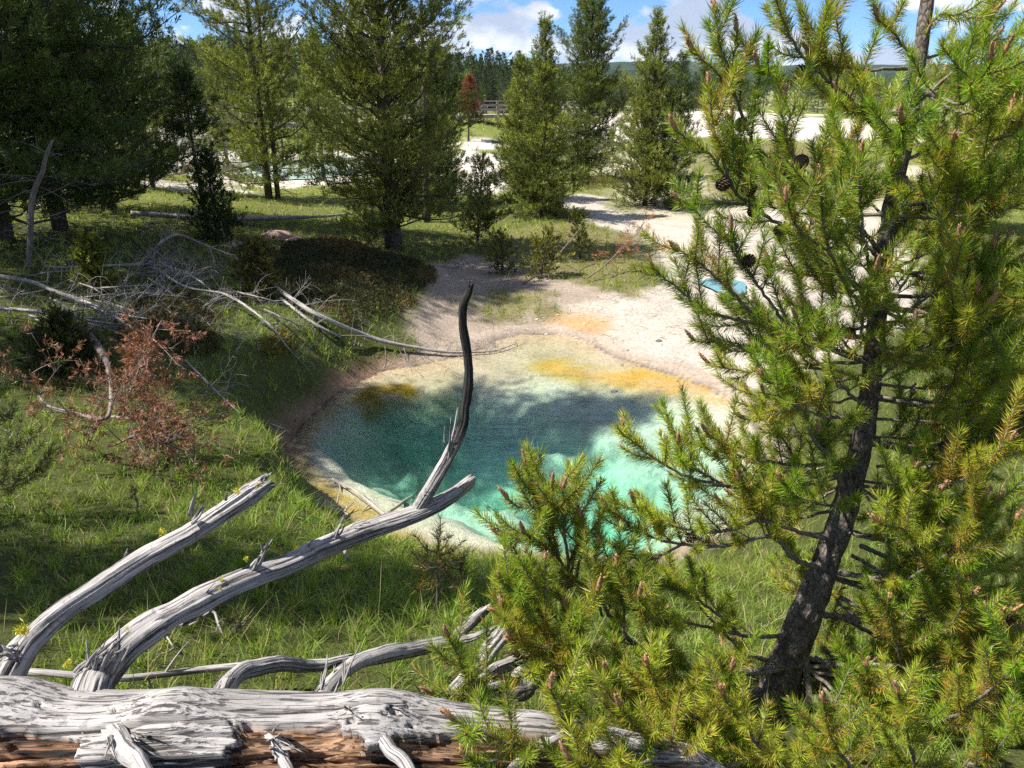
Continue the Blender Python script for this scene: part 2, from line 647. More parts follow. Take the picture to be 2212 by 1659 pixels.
def mixc(nt, f, a, b, mode='MIX'):
    m = nt.nodes.new('ShaderNodeMix')
    m.data_type = 'RGBA'
    m.blend_type = mode
    for s, v in ((0, f), (6, a), (7, b)):
        if isinstance(v, (int, float)):
            m.inputs[s].default_value = v
        elif isinstance(v, tuple):
            m.inputs[s].default_value = (*v, 1)
        else:
            nt.links.new(v, m.inputs[s])
    return m.outputs[2]


def attr(nt, name):
    a = nt.nodes.new('ShaderNodeAttribute')
    a.attribute_name = name
    return a


def mapping(nt, vec, scale):
    m = nt.nodes.new('ShaderNodeMapping')
    m.inputs['Scale'].default_value = scale
    nt.links.new(vec, m.inputs[0])
    return m.outputs[0]


def bump(nt, h, strength, dist):
    b = nt.nodes.new('ShaderNodeBump')
    b.inputs['Strength'].default_value = strength
    b.inputs['Distance'].default_value = dist
    nt.links.new(h, b.inputs['Height'])
    return b.outputs[0]


def principled(nt, out, col, rough=.8, normal=None, spec=.3):
    p = nt.nodes.new('ShaderNodeBsdfPrincipled')
    if isinstance(col, tuple):
        p.inputs['Base Color'].default_value = (*col, 1)
    else:
        nt.links.new(col, p.inputs['Base Color'])
    p.inputs['Roughness'].default_value = rough
    p.inputs['Specular IOR Level'].default_value = spec
    if normal is not None:
        nt.links.new(normal, p.inputs['Normal'])
    if out is not None:
        nt.links.new(p.outputs[0], out.inputs['Surface'])
    return p


def leaf_mat(name, trans=.3, rough=.45, spec=.35, gain=1.25):
    m, nt, out = new_mat(name)
    c = attr(nt, 'Col').outputs['Color']
    p = principled(nt, None, c, rough, None, spec)
    t = node(nt, 'ShaderNodeBsdfTranslucent')
    nt.links.new(mixc(nt, 1.0, c, (gain, gain * 1.05, gain * .6), 'MULTIPLY'), t.inputs['Color'])
    mx = node(nt, 'ShaderNodeMixShader')
    mx.inputs[0].default_value = trans
    nt.links.new(p.outputs[0], mx.inputs[1])
    nt.links.new(t.outputs[0], mx.inputs[2])
    nt.links.new(mx.outputs[0], out.inputs['Surface'])
    return m


M_NEEDLE = leaf_mat('pine_needles', .33, .38, .45)
M_FOLIAGE = leaf_mat('distant_needles', .22, .6, .25)
M_GRASS = leaf_mat('grass_blades', .45, .5, .3)


def bark_mat(name, a, b, scale=14, depth=.02):
    m, nt, out = new_mat(name)
    tc = node(nt, 'ShaderNodeTexCoord').outputs['Object']
    v = node(nt, 'ShaderNodeTexVoronoi')
    v.feature = 'DISTANCE_TO_EDGE'
    v.inputs['Scale'].default_value = scale * 2.2
    w = mapping(nt, tc, (1, 1, .55))
    nt.links.new(w, v.inputs['Vector'])
    n = nz(nt, w, scale, 6, .65)
    c = rmp(nt, n, [(.3, a), (.7, b)])
    e = rmp(nt, v.outputs[0], [(0.0, (.25, .22, .2)), (.12, (1, 1, 1))])
    c = mixc(nt, .8, c, e, 'MULTIPLY')
    mp = node(nt, 'ShaderNodeMath', operation='ADD')
    nt.links.new(n, mp.inputs[0])
    nt.links.new(v.outputs[0], mp.inputs[1])
    principled(nt, out, c, .9, bump(nt, mp.outputs[0], .9, depth), .15)
    return m


M_BARK = bark_mat('grey_pine_bark', (.07, .055, .045), (.22, .19, .165), 26, .012)
M_BARKFAR = bark_mat('far_pine_bark', (.06, .05, .042), (.16, .135, .115), 8, .03)
M_TWIG = bark_mat('twig_bark', (.11, .085, .065), (.30, .265, .23), 60, .002)


def wood_mat(name, light, dark, warm, lines=1.0):
    """weathered bare wood: grain runs along the attribute 'grain', checks (cracks) across it"""
    m, nt, out = new_mat(name)
    g = attr(nt, 'grain').outputs['Vector']
    col = attr(nt, 'Col').outputs['Color']
    fine = nz(nt, mapping(nt, g, (7, 150, 150)), 1.0, 5, .65)
    mid = nz(nt, mapping(nt, g, (2.2, 34, 34)), 1.0, 4, .6)
    big = nz(nt, mapping(nt, g, (3, 6, 6)), 1.0, 4, .6)
    chk = nz(nt, mapping(nt, g, (2.2, 110, 110)), 1.0, 4, .6)
    cross = nz(nt, mapping(nt, g, (42, 26, 26)), 1.0, 3, .6)
    c = rmp(nt, big, [(.3, warm), (.55, light), (.8, light)])
    c = mixc(nt, .75, c, rmp(nt, mid, [(.25, (.6, .58, .57)), (.55, (1, 1, 1))]), 'MULTIPLY')
    c = mixc(nt, .6, c, rmp(nt, fine, [(.3, (.5, .48, .47)), (.6, (1.05, 1.05, 1.05))]), 'MULTIPLY')
    crack = rmp(nt, chk, [(.54, (1, 1, 1)), (.60, (.16, .145, .14))])
    c = mixc(nt, .85 * lines, c, crack, 'MULTIPLY')
    c2 = rmp(nt, cross, [(.60, (1, 1, 1)), (.66, (.4, .38, .37))])
    c = mixc(nt, .5 * lines, c, c2, 'MULTIPLY')
    c = mixc(nt, 1.0, c, mixc(nt, 1.0, col, (2.0, 2.0, 2.0), 'MULTIPLY'), 'MULTIPLY')
    a1 = node(nt, 'ShaderNodeMath', operation='ADD')
    nt.links.new(mid, a1.inputs[0])
    nt.links.new(fine, a1.inputs[1])
    bw = node(nt, 'ShaderNodeRGBToBW')
    nt.links.new(crack, bw.inputs[0])
    a2 = node(nt, 'ShaderNodeMath', operation='ADD')
    nt.links.new(a1.outputs[0], a2.inputs[0])
    nt.links.new(bw.outputs[0], a2.inputs[1])
    principled(nt, out, c, .85, bump(nt, a2.outputs[0], .8, .006), .2)
    return m


M_DEAD = wood_mat('weathered_wood', (.40, .38, .365), (.1, .1, .1), (.28, .265, .255))
M_STICK = wood_mat('bleached_stick', (.40, .375, .355), (.1, .1, .1), (.27, .245, .225), .5)
M_PLANK = wood_mat('boardwalk_timber', (.42, .37, .33), (.1, .1, .1), (.34, .28, .24), .4)


def ground_mat():
    m, nt, out = new_mat('ground_soil')
    c = attr(nt, 'Col').outputs['Color']
    tc = node(nt, 'ShaderNodeTexCoord').outputs['Object']
    n1 = nz(nt, tc, 1.3, 8, .65)
    n2 = nz(nt, tc, 14, 6, .7)
    n3 = nz(nt, tc, 70, 3, .6)
    v = node(nt, 'ShaderNodeTexVoronoi')
    v.inputs['Scale'].default_value = 11
    nt.links.new(tc, v.inputs['Vector'])
    c = mixc(nt, .55, c, rmp(nt, n1, [(.3, (.62, .58, .55)), (.7, (1.25, 1.22, 1.2))]), 'MULTIPLY')
    c = mixc(nt, .6, c, rmp(nt, n2, [(.3, (.55, .5, .47)), (.62, (1.2, 1.2, 1.2))]), 'MULTIPLY')
    c = mixc(nt, .4, c, rmp(nt, n3, [(.35, (.6, .55, .5)), (.6, (1.15, 1.15, 1.15))]), 'MULTIPLY')
    c = mixc(nt, .25, c, rmp(nt, v.outputs[0], [(.05, (1.3, 1.3, 1.3)), (.3, (.85, .83, .8))]), 'MULTIPLY')
    a = node(nt, 'ShaderNodeMath', operation='MULTIPLY_ADD')
    nt.links.new(n2, a.inputs[0])
    a.inputs[1].default_value = 2.0
    nt.links.new(n3, a.inputs[2])
    principled(nt, out, c, .95, bump(nt, a.outputs[0], .7, .025), .1)
    return m


M_GROUND = ground_mat()


def water_mat():
    m, nt, out = new_mat('spring_water')
    tc = node(nt, 'ShaderNodeTexCoord').outputs['Object']
    w1 = nz(nt, mapping(nt, tc, (3.0, 6.5, 1)), 1.0, 3, .5)
    w2 = nz(nt, mapping(nt, tc, (14, 30, 1)), 1.0, 2, .5)
    a = node(nt, 'ShaderNodeMath', operation='MULTIPLY_ADD')
    nt.links.new(w2, a.inputs[0])
    a.inputs[1].default_value = .25
    nt.links.new(w1, a.inputs[2])
    nb = bump(nt, a.outputs[0], .10, .06)
    fr = node(nt, 'ShaderNodeFresnel')
    fr.inputs['IOR'].default_value = 1.33
    nt.links.new(nb, fr.inputs['Normal'])
    gl = node(nt, 'ShaderNodeBsdfGlossy')
    gl.inputs['Roughness'].default_value = .015
    nt.links.new(nb, gl.inputs['Normal'])
    tr = node(nt, 'ShaderNodeBsdfTransparent')
    mx = node(nt, 'ShaderNodeMixShader')
    nt.links.new(fr.outputs[0], mx.inputs[0])
    nt.links.new(tr.outputs[0], mx.inputs[1])
    nt.links.new(gl.outputs[0], mx.inputs[2])
    nt.links.new(mx.outputs[0], out.inputs['Surface'])
    va = node(nt, 'ShaderNodeVolumeAbsorption')
    va.inputs['Color'].default_value = (.33, .915, .80, 1)
    va.inputs['Density'].default_value = .70
    vs = node(nt, 'ShaderNodeVolumeScatter')          # suspended silica
    vs.inputs['Color'].default_value = (.62, .95, .90, 1)
    vs.inputs['Density'].default_value = .05
    ad = node(nt, 'ShaderNodeAddShader')
    nt.links.new(va.outputs[0], ad.inputs[0])
    nt.links.new(vs.outputs[0], ad.inputs[1])
    nt.links.new(ad.outputs[0], out.inputs['Volume'])
    return m


def milky_mat(name, col, rough=.08):
    m, nt, out = new_mat(name)
    tc = node(nt, 'ShaderNodeTexCoord').outputs['Object']
    n = nz(nt, tc, .5, 4, .6)
    c = rmp(nt, n, [(.3, tuple(x * .85 for x in col)), (.7, tuple(min(1, x * 1.1) for x in col))])
    w = nz(nt, mapping(nt, tc, (2, 5, 1)), 1.0, 3, .5)
    principled(nt, out, c, rough, bump(nt, w, .15, .05), .5)
    return m


# ------------------------------------------------------------------ the ground sheet
def axis(lo_dense, hi_dense, step, lo, hi, g):
    a = list(np.arange(lo_dense, hi_dense + 1e-6, step))
    d = step
    x = hi_dense
    while x < hi:
        d *= g
        x += d
        a.append(x)
    d = step
    x = lo_dense
    pre = []
    while x > lo:
        d *= g
        x -= d
        pre.append(x)
    return np.array(pre[::-1] + a)


def build_ground():
    xs = axis(-8, 8, .07, -7000, 7000, 1.055)
    ys = axis(1, 19, .07, -40, 7000, 1.03)
    X, Y = np.meshgrid(xs, ys)
    Z = land(X, Y)
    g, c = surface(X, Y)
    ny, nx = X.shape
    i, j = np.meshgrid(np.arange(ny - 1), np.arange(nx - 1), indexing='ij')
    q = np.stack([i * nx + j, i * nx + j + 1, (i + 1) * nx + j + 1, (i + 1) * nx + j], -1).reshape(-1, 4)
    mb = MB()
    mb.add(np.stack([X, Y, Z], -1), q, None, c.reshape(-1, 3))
    kind(mb.build('ground', M_GROUND), 'structure')


build_ground()


def build_water():
    # a body of clear water: its top is the surface, its sides and floor lie inside the ground
    c = np.mean(POOL, 0)
    pts = np.array(POOL)
    pts = pts + nrm(pts - c) * .22
    n = len(pts)
    V = np.concatenate([np.c_[pts, np.zeros(n)], np.c_[pts, np.full(n, -3.0)]])
    me = bpy.data.meshes.new('water')
    f = [tuple(range(n))[::-1], tuple(range(n, 2 * n))] + [(i, (i + 1) % n, n + (i + 1) % n, n + i) for i in range(n)]
    a2 = sum(pts[i][0] * pts[(i + 1) % n][1] - pts[(i + 1) % n][0] * pts[i][1] for i in range(n))
    if a2 > 0:
        f[0], f[1] = f[0][::-1], f[1][::-1]
        f[2:] = [q[::-1] for q in f[2:]]
    me.from_pydata(V.tolist(), [], f)
    me.materials.append(water_mat())
    o = bpy.data.objects.new('water', me)
    COL.objects.link(o)
    kind(o, 'structure')
    mm = [milky_mat('blue_pool_water', (.13, .27, .28), .15), milky_mat('milky_pool_water', (.42, .55, .50), .12)]
    for k, (cx, cy, rx, ry, zl) in enumerate(BASINS):
        th = np.linspace(0, 2 * pi, 48, endpoint=False)
        rr = 1.0 + .08 * np.sin(3 * th + k) + .05 * np.sin(5 * th)
        mb = MB()
        V = np.stack([cx + np.cos(th) * rx * rr, cy + np.sin(th) * ry * rr, np.full(48, zl)], 1)
        V = np.concatenate([V, [[cx, cy, zl]]])
        kk = np.arange(48)
        mb.add(V, None, np.stack([kk, (kk + 1) % 48, np.full(48, 48)], 1))
        kind(mb.build('water', mm[0 if k < 2 else 1]), 'structure')


build_water()


# ------------------------------------------------------------------ the fallen grey trunk in front
def px(path):
    """(u, v, D, width in pixels) rows -> points with radius as fourth column"""
    out = []
    for u, v, D, w in path:
        p = at(u, v, D)
        out.append((*p, .5 * w * fwd(p) / F))
    return np.array(out)


def limb_mb(path, K=56, step=.009, rough=.10, crack=.22, jag=.03, seed=0., flare=0., col=None):
    S = spline(px(path), step=step)
    n = len(S)
    R = S[:, 3] * .74
    for _ in range(int(n * step * 9)):
        R = R * (1 + RNG.uniform(-.06, .14) * np.exp(-((np.arange(n) - RNG.uniform(0, n)) * step / RNG.uniform(.012, .05)) ** 2))
    if flare:
        R = R * (1 + flare * np.exp(-np.arange(n) * step / .05))
    t = np.linspace(0, 1, n)
    P = S[:, :3] + .012 * np.stack([fbm(t * 6 + seed, t * 0), fbm(t * 6, t * 0 + seed), fbm(t * 6 + 5, t * 0 + seed)], 1) * (t * (1 - t) * 4)[:, None]
    mb = MB()
    C = None
    if col is not None:
        C = np.array([col(x) for x in t])
    tube(mb, P, R, K, C=C, rough=rough, rfreq=5, gfreq=17, seed=seed, jag=jag, crack=crack)
    return mb


def splinter(mb, p, d, L, r, seed, n=None):
    d = nrm(d)
    if n is None and L > .05:
        for k in range(3):
            splinter(mb, p + RNG.normal(size=3) * r * .45, d + RNG.normal(size=3) * .10, L * RNG.uniform(.45, 1.05), r * RNG.uniform(.4, .7), seed + k, 1)
        return
    P = spline(np.array([p, p + d * L * .5 + RNG.normal(size=3) * L * .03, p + d * L]), n=8)
    tube(mb, P, np.linspace(r, r * .38, 8), 9, rough=.4, rfreq=22, seed=seed, crack=.35, jag=min(.02, L * .25), C=(.44, .44, .44))


def build_log():
    ax = spline(np.array([(-2.5, 1.47, 2.84), (-1.2, 1.5, 2.85), (-.4, 1.55, 2.83), (.25, 1.58, 2.755), (.62, 1.60, 2.70)]), step=.006)
    n, K = len(ax), 250
    root = thing('fallen_log', (0, 1.52, 2.62), 'big weathered grey fallen trunk lying across the bottom of the view with raised broken limbs', 'fallen log')
    T, A, B = frames(ax)
    th = np.linspace(0, 2 * pi, K, endpoint=False)
    s = np.arange(n) * .006
    S, TH = np.meshgrid(s, th, indexing='ij')
    X = ax[:, 0][:, None] + 0 * TH
    # angle measured from straight up, positive towards the viewer
    up = np.array([0, 0, 1.0])
    Dv = A[:, None] * np.cos(TH)[..., None] + B[:, None] * np.sin(TH)[..., None]
    el = np.arctan2(-Dv[..., 1], Dv[..., 2])
    R = np.interp(X, [-2.5, -1.1, -.3, .25, .5, .63], [.205, .195, .17, .125, .09, .02])
    cx, cy = np.cos(TH), np.sin(TH)
    wav = .05 * fbm(S * 2.3, el * .7, o=3)                     # the grain wanders
    gr = fbm(S * .8, (el + wav * 4) * 9, o=4)
    R = R * (1 + .05 * fbm(cx * 1.4, cy * 1.4, S * 1.8, o=4) + .022 * gr)
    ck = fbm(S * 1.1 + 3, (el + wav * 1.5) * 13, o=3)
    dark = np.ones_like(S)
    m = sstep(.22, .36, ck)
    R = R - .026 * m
    ck2 = fbm(S * 2.2 + 31, (el + wav * 1.5) * 30, o=3)
    R = R - .006 * sstep(.12, .35, ck2)
    # knots that swell, borer holes that are real pits
    for kx, ke, kr, kh in [(-1.17, .62, .05, .02), (-.86, .05, .10, .045), (-1.32, -.25, .13, .05), (-.35, -.1, .10, .035), (-1.0, .9, .08, .05), (-.6, .85, .07, .04), (-.38, .55, .08, .04), (.05, -.05, .09, .03)]:
        d = np.hypot((X - kx), (el - ke) * .18)
        R = R + kh * np.exp(-(d / kr) ** 2)
    for _ in range(26):
        kx, ke = RNG.uniform(-1.6, .3), RNG.uniform(-.1, .9)
        rr = RNG.uniform(.006, .012)
        d = np.hypot((X - kx) / 1.3, (el - ke) * .18)
        R = R - .03 * sstep(rr, rr * .6, d)
    # the sound outer shell ends low on the near side: below it the trunk is rotten and brown
    edge = np.interp(X + .05 * fbm(el * 9, X * 8, o=3) + .02 * fbm(el * 40, X * 10, o=2), [-1.6, -1.05, -.96, -.74, -.69, -.44, -.40, -.30, -.2, 0], [.22, .36, 1.3, 1.2, .18, .26, .62, .42, .25, .2]) + .10 * fbm(X * 5, X * 0, o=3)
    rot = sstep(edge - .015, edge + .015, el) * sstep(1.5 + .8, 1.5, el)
    patch = sstep(.1, .24, fbm(X * 3 + 3, el * 4, o=3)) * sstep(-.55, -.3, X) * sstep(.35, .5, el)
    rot = np.clip(rot + patch * sstep(.2, .0, X), 0, 1)
    rn = fbm(S * 5, el * 16, o=4)
    rn2 = fbm(S * 26, el * 20, o=3)
    R = R - rot * (.035 + .022 * rn + .010 * rn2)
    V = ax[:, None] + Dv * R[..., None]
    cg = np.array((.5, .5, .5))
    rc = np.array((.38, .23, .14)) + np.clip(rn, -.6, .6)[..., None] * np.array((.34, .24, .16)) + np.clip(rn2, -.5, .5)[..., None] * .12
    C = cg * np.ones(S.shape + (1,)) * (1 + .12 * fbm(S * 1.3, el * 3, o=3))[..., None]
    C = C * (1 - .55 * m)[..., None]  # cracks darkened in the colour too: painted shade along with dirt in the cavities
    rc = rc * (1 - .75 * sstep(-.05, -.3, rn) - .35 * sstep(.0, -.3, rn2))[..., None]
    C = C * (1 - rot[..., None]) + rc * rot[..., None]
    G = np.stack([S, R * np.sin(el + wav), R * np.cos(el + wav)], -1)
    i, j = np.meshgrid(np.arange(n - 1), np.arange(K), indexing='ij')
    q = np.stack([i * K + j, i * K + (j + 1) % K, (i + 1) * K + (j + 1) % K, (i + 1) * K + j], -1).reshape(-1, 4)
    mb = MB()
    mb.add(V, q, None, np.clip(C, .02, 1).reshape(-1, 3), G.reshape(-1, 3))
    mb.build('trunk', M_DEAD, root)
    burnt = lambda a, b, lo: (lambda t: (np.ones(3) * (.5 * (1 - sstep(a, b, t)) + lo * sstep(a, b, t))))
    lim = [
        ('A', [(-30, 1600, 1.54, 90), (-5, 1500, 1.63, 104), (28, 1435, 1.72, 92), (75, 1378, 1.80, 76), (150, 1315, 1.88, 68), (290, 1218, 2.0, 64), (420, 1145, 2.1, 60), (500, 1095, 2.18, 56), (578, 1042, 2.25, 46)], dict(jag=.035, flare=.0, rough=.2)),
        ('B', [(165, 1610, 1.52, 90), (188, 1520, 1.61, 112), (215, 1460, 1.70, 98), (290, 1385, 1.82, 82), (400, 1312, 1.95, 72), (520, 1253, 2.08, 68), (640, 1205, 2.22, 63), (780, 1150, 2.4, 58), (900, 1110, 2.5, 52), (968, 1075, 2.56, 44), (1022, 1034, 2.62, 30)], dict(jag=.02, flare=.0, rough=.2)),
        ('P', [(890, 1118, 2.5, 44), (915, 1078, 2.51, 38), (951, 1016, 2.54, 36), (984, 952, 2.57, 33), (1000, 913, 2.58, 29), (1004, 880, 2.59, 26), (1008, 830, 2.60, 24), (1009, 760, 2.62, 23), (1002, 695, 2.63, 22), (1002, 660, 2.64, 23), (1012, 634, 2.65, 22), (1016, 620, 2.65, 19)], dict(jag=.03, rough=.2, col=burnt(.28, .46, .05))),
        ('C', [(440, 1600, 1.56, 50), (472, 1515, 1.67, 58), (500, 1475, 1.76, 50), (535, 1447, 1.84, 46), (600, 1434, 1.93, 44), (680, 1440, 2.02, 34), (760, 1420, 2.1, 22)], dict(rough=.18)),
        ('D', [(660, 1600, 1.56, 50), (692, 1512, 1.67, 54), (725, 1470, 1.74, 48), (790, 1428, 1.86, 44), (890, 1405, 2.0, 42), (965, 1385, 2.1, 38), (1005, 1355, 2.16, 32), (1048, 1318, 2.22, 26)], dict(rough=.2, jag=.03)),
        ('D2', [(960, 1390, 2.1, 34), (1010, 1380, 2.12, 24), (1062, 1360, 2.15, 10)], dict()),
        ('E', [(236, 1570, 1.50, 60), (262, 1600, 1.42, 62), (300, 1650, 1.34, 50), (340, 1720, 1.26, 44)], dict(flare=.1, rough=.25, crack=.3)),
        ('F', [(560, 1578, 1.54, 40), (592, 1602, 1.48, 36), (612, 1635, 1.43, 34), (640, 1700, 1.36, 28)], dict(flare=.3, rough=.2)),
        ('G', [(745, 1530, 1.60, 36), (790, 1548, 1.55, 40), (835, 1600, 1.46, 40), (900, 1690, 1.34, 38)], dict(flare=.3, rough=.14)),
        ('H', [(770, 1535, 1.62, 30), (860, 1538, 1.68, 34), (925, 1534, 1.74, 36), (968, 1505, 1.80, 34), (1020, 1450, 1.86, 42), (1065, 1395, 1.92, 52), (1108, 1345, 1.98, 38)], dict(jag=.05, rough=.18)),
        ('I', [(900, 1560, 1.72, 28), (1000, 1500, 1.84, 42), (1080, 1440, 1.95, 36), (1170, 1415, 2.05, 22)], dict(rough=.15)),
        ('J', [(1080, 1690, 1.42, 26), (1130, 1640, 1.50, 30), (1220, 1588, 1.56, 34), (1310, 1585, 1.60, 32), (1360, 1610, 1.6, 24), (1400, 1640, 1.6, 16)], dict()),
        ('J2', [(1190, 1605, 1.55, 28), (1235, 1575, 1.58, 24), (1278, 1550, 1.62, 14)], dict(jag=.02)),
        ('K', [(1060, 1500, 2.0, 60), (1130, 1480, 2.1, 66), (1120, 1440, 2.2, 50), (1190, 1400, 2.3, 26)], dict(rough=.2, jag=.04)),
    ]
    for k, (nm, path, kw) in enumerate(lim):
        mb = limb_mb(path, seed=3.1 * k + 1, K=72 if nm in 'ABP' else 44, **kw)
        if nm == 'A':
            for u, v, u2, v2, w in [(418, 1125, 442, 1066, 20), (272, 1205, 276, 1182, 10), (488, 1080, 492, 1062, 8)]:
                a, b = at(u, v, 2.08), at(u2, v2, 2.06)
                splinter(mb, a, b - a, np.linalg.norm(b - a), .5 * w * 2.3 / F, u)
            for q in range(16):
                a = at(20 + RNG.uniform(-25, 30), 1420 + RNG.uniform(-30, 25), 1.70)
                splinter(mb, a, RNG.normal(size=3) * .35 + np.array([-.5, .1, .6]), RNG.uniform(.02, .07), .006, q)
        if nm == 'B':
            for u, v, u2, v2, w, D in [(548, 1228, 572, 1186, 18, 2.08), (568, 1190, 592, 1158, 12, 2.08), (566, 1200, 568, 1165, 8, 2.08), (722, 1160, 745, 1111, 16, 2.32), (662, 1190, 690, 1165, 10, 2.25), (440, 1285, 508, 1236, 7, 1.98), (905, 1090, 935, 1042, 6, 2.5), (745, 1190, 752, 1206, 10, 2.3)]:
                a, b = at(u, v, D), at(u2, v2, D - .02)
                splinter(mb, a, b - a, np.linalg.norm(b - a), .5 * w * (D + .2) / F, u)
            for q in range(22):                                # bark and torn wood left on the upper edge
                t = RNG.uniform(0, 1)
                a = at(240 + 520 * t, 1440 - 278 * t - 6 + RNG.uniform(-16, 6), 1.78 + .6 * t)
                splinter(mb, a, np.array([.8, .3, .35]) + RNG.normal(size=3) * .2, RNG.uniform(.03, .09), .005, q + 50)
            for q in range(14):
                a = at(190 + RNG.uniform(-30, 60), 1450 + RNG.uniform(-20, 25), 1.68)
                splinter(mb, a, np.array([.5, .2, .5]) + RNG.normal(size=3) * .2, RNG.uniform(.05, .13), .009, q + 90)
        if nm == 'P':
            for u, v, u2, v2, w in [(966, 985, 978, 892, 13), (960, 960, 962, 925, 7), (975, 980, 984, 930, 7)]:
                a, b = at(u, v, 2.54), at(u2, v2, 2.53)
                splinter(mb, a, b - a, np.linalg.norm(b - a), .5 * w * 2.75 / F, u)
        if nm in 'CDEFGH':
            for q in range(16):
                r = px(path)[RNG.integers(0, 2)]
                a = r[:3] + RNG.normal(size=3) * r[3] * .7
                d = px(path)[2][:3] - px(path)[0][:3]
                splinter(mb, a, nrm(d) + RNG.normal(size=3) * .35, RNG.uniform(.04, .12), .007, q + 7 * k)
        mb.build('limb', M_DEAD, root)
    # wolf lichen: small yellow tufts on the limbs
    for u, v, D, w in [(48, 1362, 1.72, 22), (350, 1150, 2.02, 13), (512, 1062, 2.16, 12), (560, 1048, 2.22, 10), (545, 1090, 2.2, 8), (478, 1252, 2.02, 10), (532, 1207, 2.06, 9), (275, 1358, 1.78, 8), (360, 1318, 1.9, 7), (146, 1435, 1.66, 14), (640, 1183, 2.2, 8), (475, 1272, 2.0, 7), (608, 1198, 2.18, 6)]:
        p = at(u, v, D)
        mb = MB()
        n = int(30 + w * 5)
        r = .5 * w * fwd(p) / F
        P = p + RNG.normal(size=(n, 3)) * r * .55
        d = nrm(RNG.normal(size=(n, 3)) + np.array([0, -.2, .7]))
        c = np.array((.52, .47, .04)) * RNG.uniform(.6, 1.2, (n, 1))
        blades(mb, P, d, RNG.uniform(.5, 1.1, n) * r, np.full(n, r * .22), c, RNG.normal(size=(n, 3)) * r * .3)
        o = mb.build('lichen', M_FOLIAGE, root)


build_log()


# ------------------------------------------------------------------ needles close by
GREEN = [np.array(c) for c in ((.19, .30, .022), (.25, .34, .028), (.32, .37, .036), (.21, .29, .03))]
OLD = [np.array(c) for c in ((.44, .29, .045), (.42, .20, .045), (.40, .32, .05))]


def brush(mb, P, per_m, Lm, tone, old, wid=.0019, spread=(40, 76)):
    """needles round a shoot; those nearest its foot may be old and brown"""
    P = np.asarray(P, float)
    T = nrm(np.gradient(P, axis=0))
    ln = np.linalg.norm(np.diff(P, axis=0), axis=1).sum()
    n = max(24, int(ln * per_m))
    t = RNG.uniform(0, 1, n) ** .85
    k = t * (len(P) - 1)
    i = np.minimum(k.astype(int), len(P) - 2)
    f = (k - i)[:, None]
    B = P[i] * (1 - f) + P[i + 1] * f
    D = nrm(T[i] * (1 - f) + T[i + 1] * f)
    rad = RNG.normal(size=(n, 3))
    rad = nrm(rad - D * (rad * D).sum(1, keepdims=True))
    a = np.radians(RNG.uniform(spread[0], spread[1], n)) * (1 - .5 * sstep(.75, 1, t))
    d = nrm(D * np.cos(a)[:, None] + rad * np.sin(a)[:, None])
    L = Lm * RNG.uniform(.55, 1.15, n)
    c = tone * RNG.uniform(.72, 1.25, (n, 1)) * (1 + .10 * RNG.normal(size=(n, 3)) * np.array([1, .5, .3]))
    o = RNG.uniform(0, 1, n) < old * (1.35 - t)
    oc = np.array(OLD)[RNG.integers(0, 3, n)] * RNG.uniform(.7, 1.2, (n, 1))
    c = np.where(o[:, None], oc, c)
    blades(mb, B, d, L, wid * RNG.uniform(.8, 1.2, n), np.clip(c, .004, 1), D * L[:, None] * .14 + RNG.normal(size=(n, 3)) * L[:, None] * .04)


def candle(mb, p, d, L, r):
    """an opening bud: a brown scaly spike"""
    n = 9
    t = np.linspace(0, 1, n)
    P = p + d * (t * L)[:, None] + .03 * L * RNG.normal(size=3) * (t ** 2)[:, None]
    R = r * np.array([.55, .9, 1, 1, .95, .9, .8, .6, .25])
    c = np.array((.40, .23, .13)) * RNG.uniform(.75, 1.2)
    tube(mb, P, R, 7, C=c, rough=.3, rfreq=160, seed=RNG.uniform(0, 50))
    m = 26
    k = RNG.uniform(.05, .95, m)
    rad = RNG.normal(size=(m, 3))
    rad = nrm(rad - d * (rad @ d)[:, None])
    diamonds(mb, p + d * (k * L)[:, None] + rad * r * .7, nrm(rad * .6 + d), np.full(m, r * 1.4), np.full(m, r * .8), np.tile(c * 1.15, (m, 1)))


M_BUD = bark_mat('bud_scales', (.30, .165, .085), (.50, .30, .17), 120, .001)
M_CONE = bark_mat('cone_scales', (.08, .055, .042), (.21, .15, .115), 90, .002)


def cone_mb(p, d, L=.045, r=.019):
    mb = MB()
    t = np.linspace(0, 1, 8)
    tube(mb, p + d * (t * L)[:, None], r * .62 * np.sin(pi * (t * .8 + .14)), 8)
    n = 62
    a = np.cross(d, [.3, .5, .8])
    a = nrm(a)
    b = np.cross(d, a)
    for i in range(n):
        q = (i + .5) / n
        ph = i * 2.39996
        rad = a * cos(ph) + b * sin(ph)
        rr = r * (math.sin(pi * (q * .82 + .12)) * 1.0)
        o = p + d * L * q + rad * rr * .45
        tip = o + (rad * .9 + d * .35) * rr * .75
        tn = np.cross(rad, d) * rr * .36
        mb.add([o - tn * .5, o + tn * .5, tip + tn, tip - tn, tip + d * rr * .22 + rad * rr * .06],
               [[0, 1, 2, 3]], [[3, 2, 4]])
    return mb


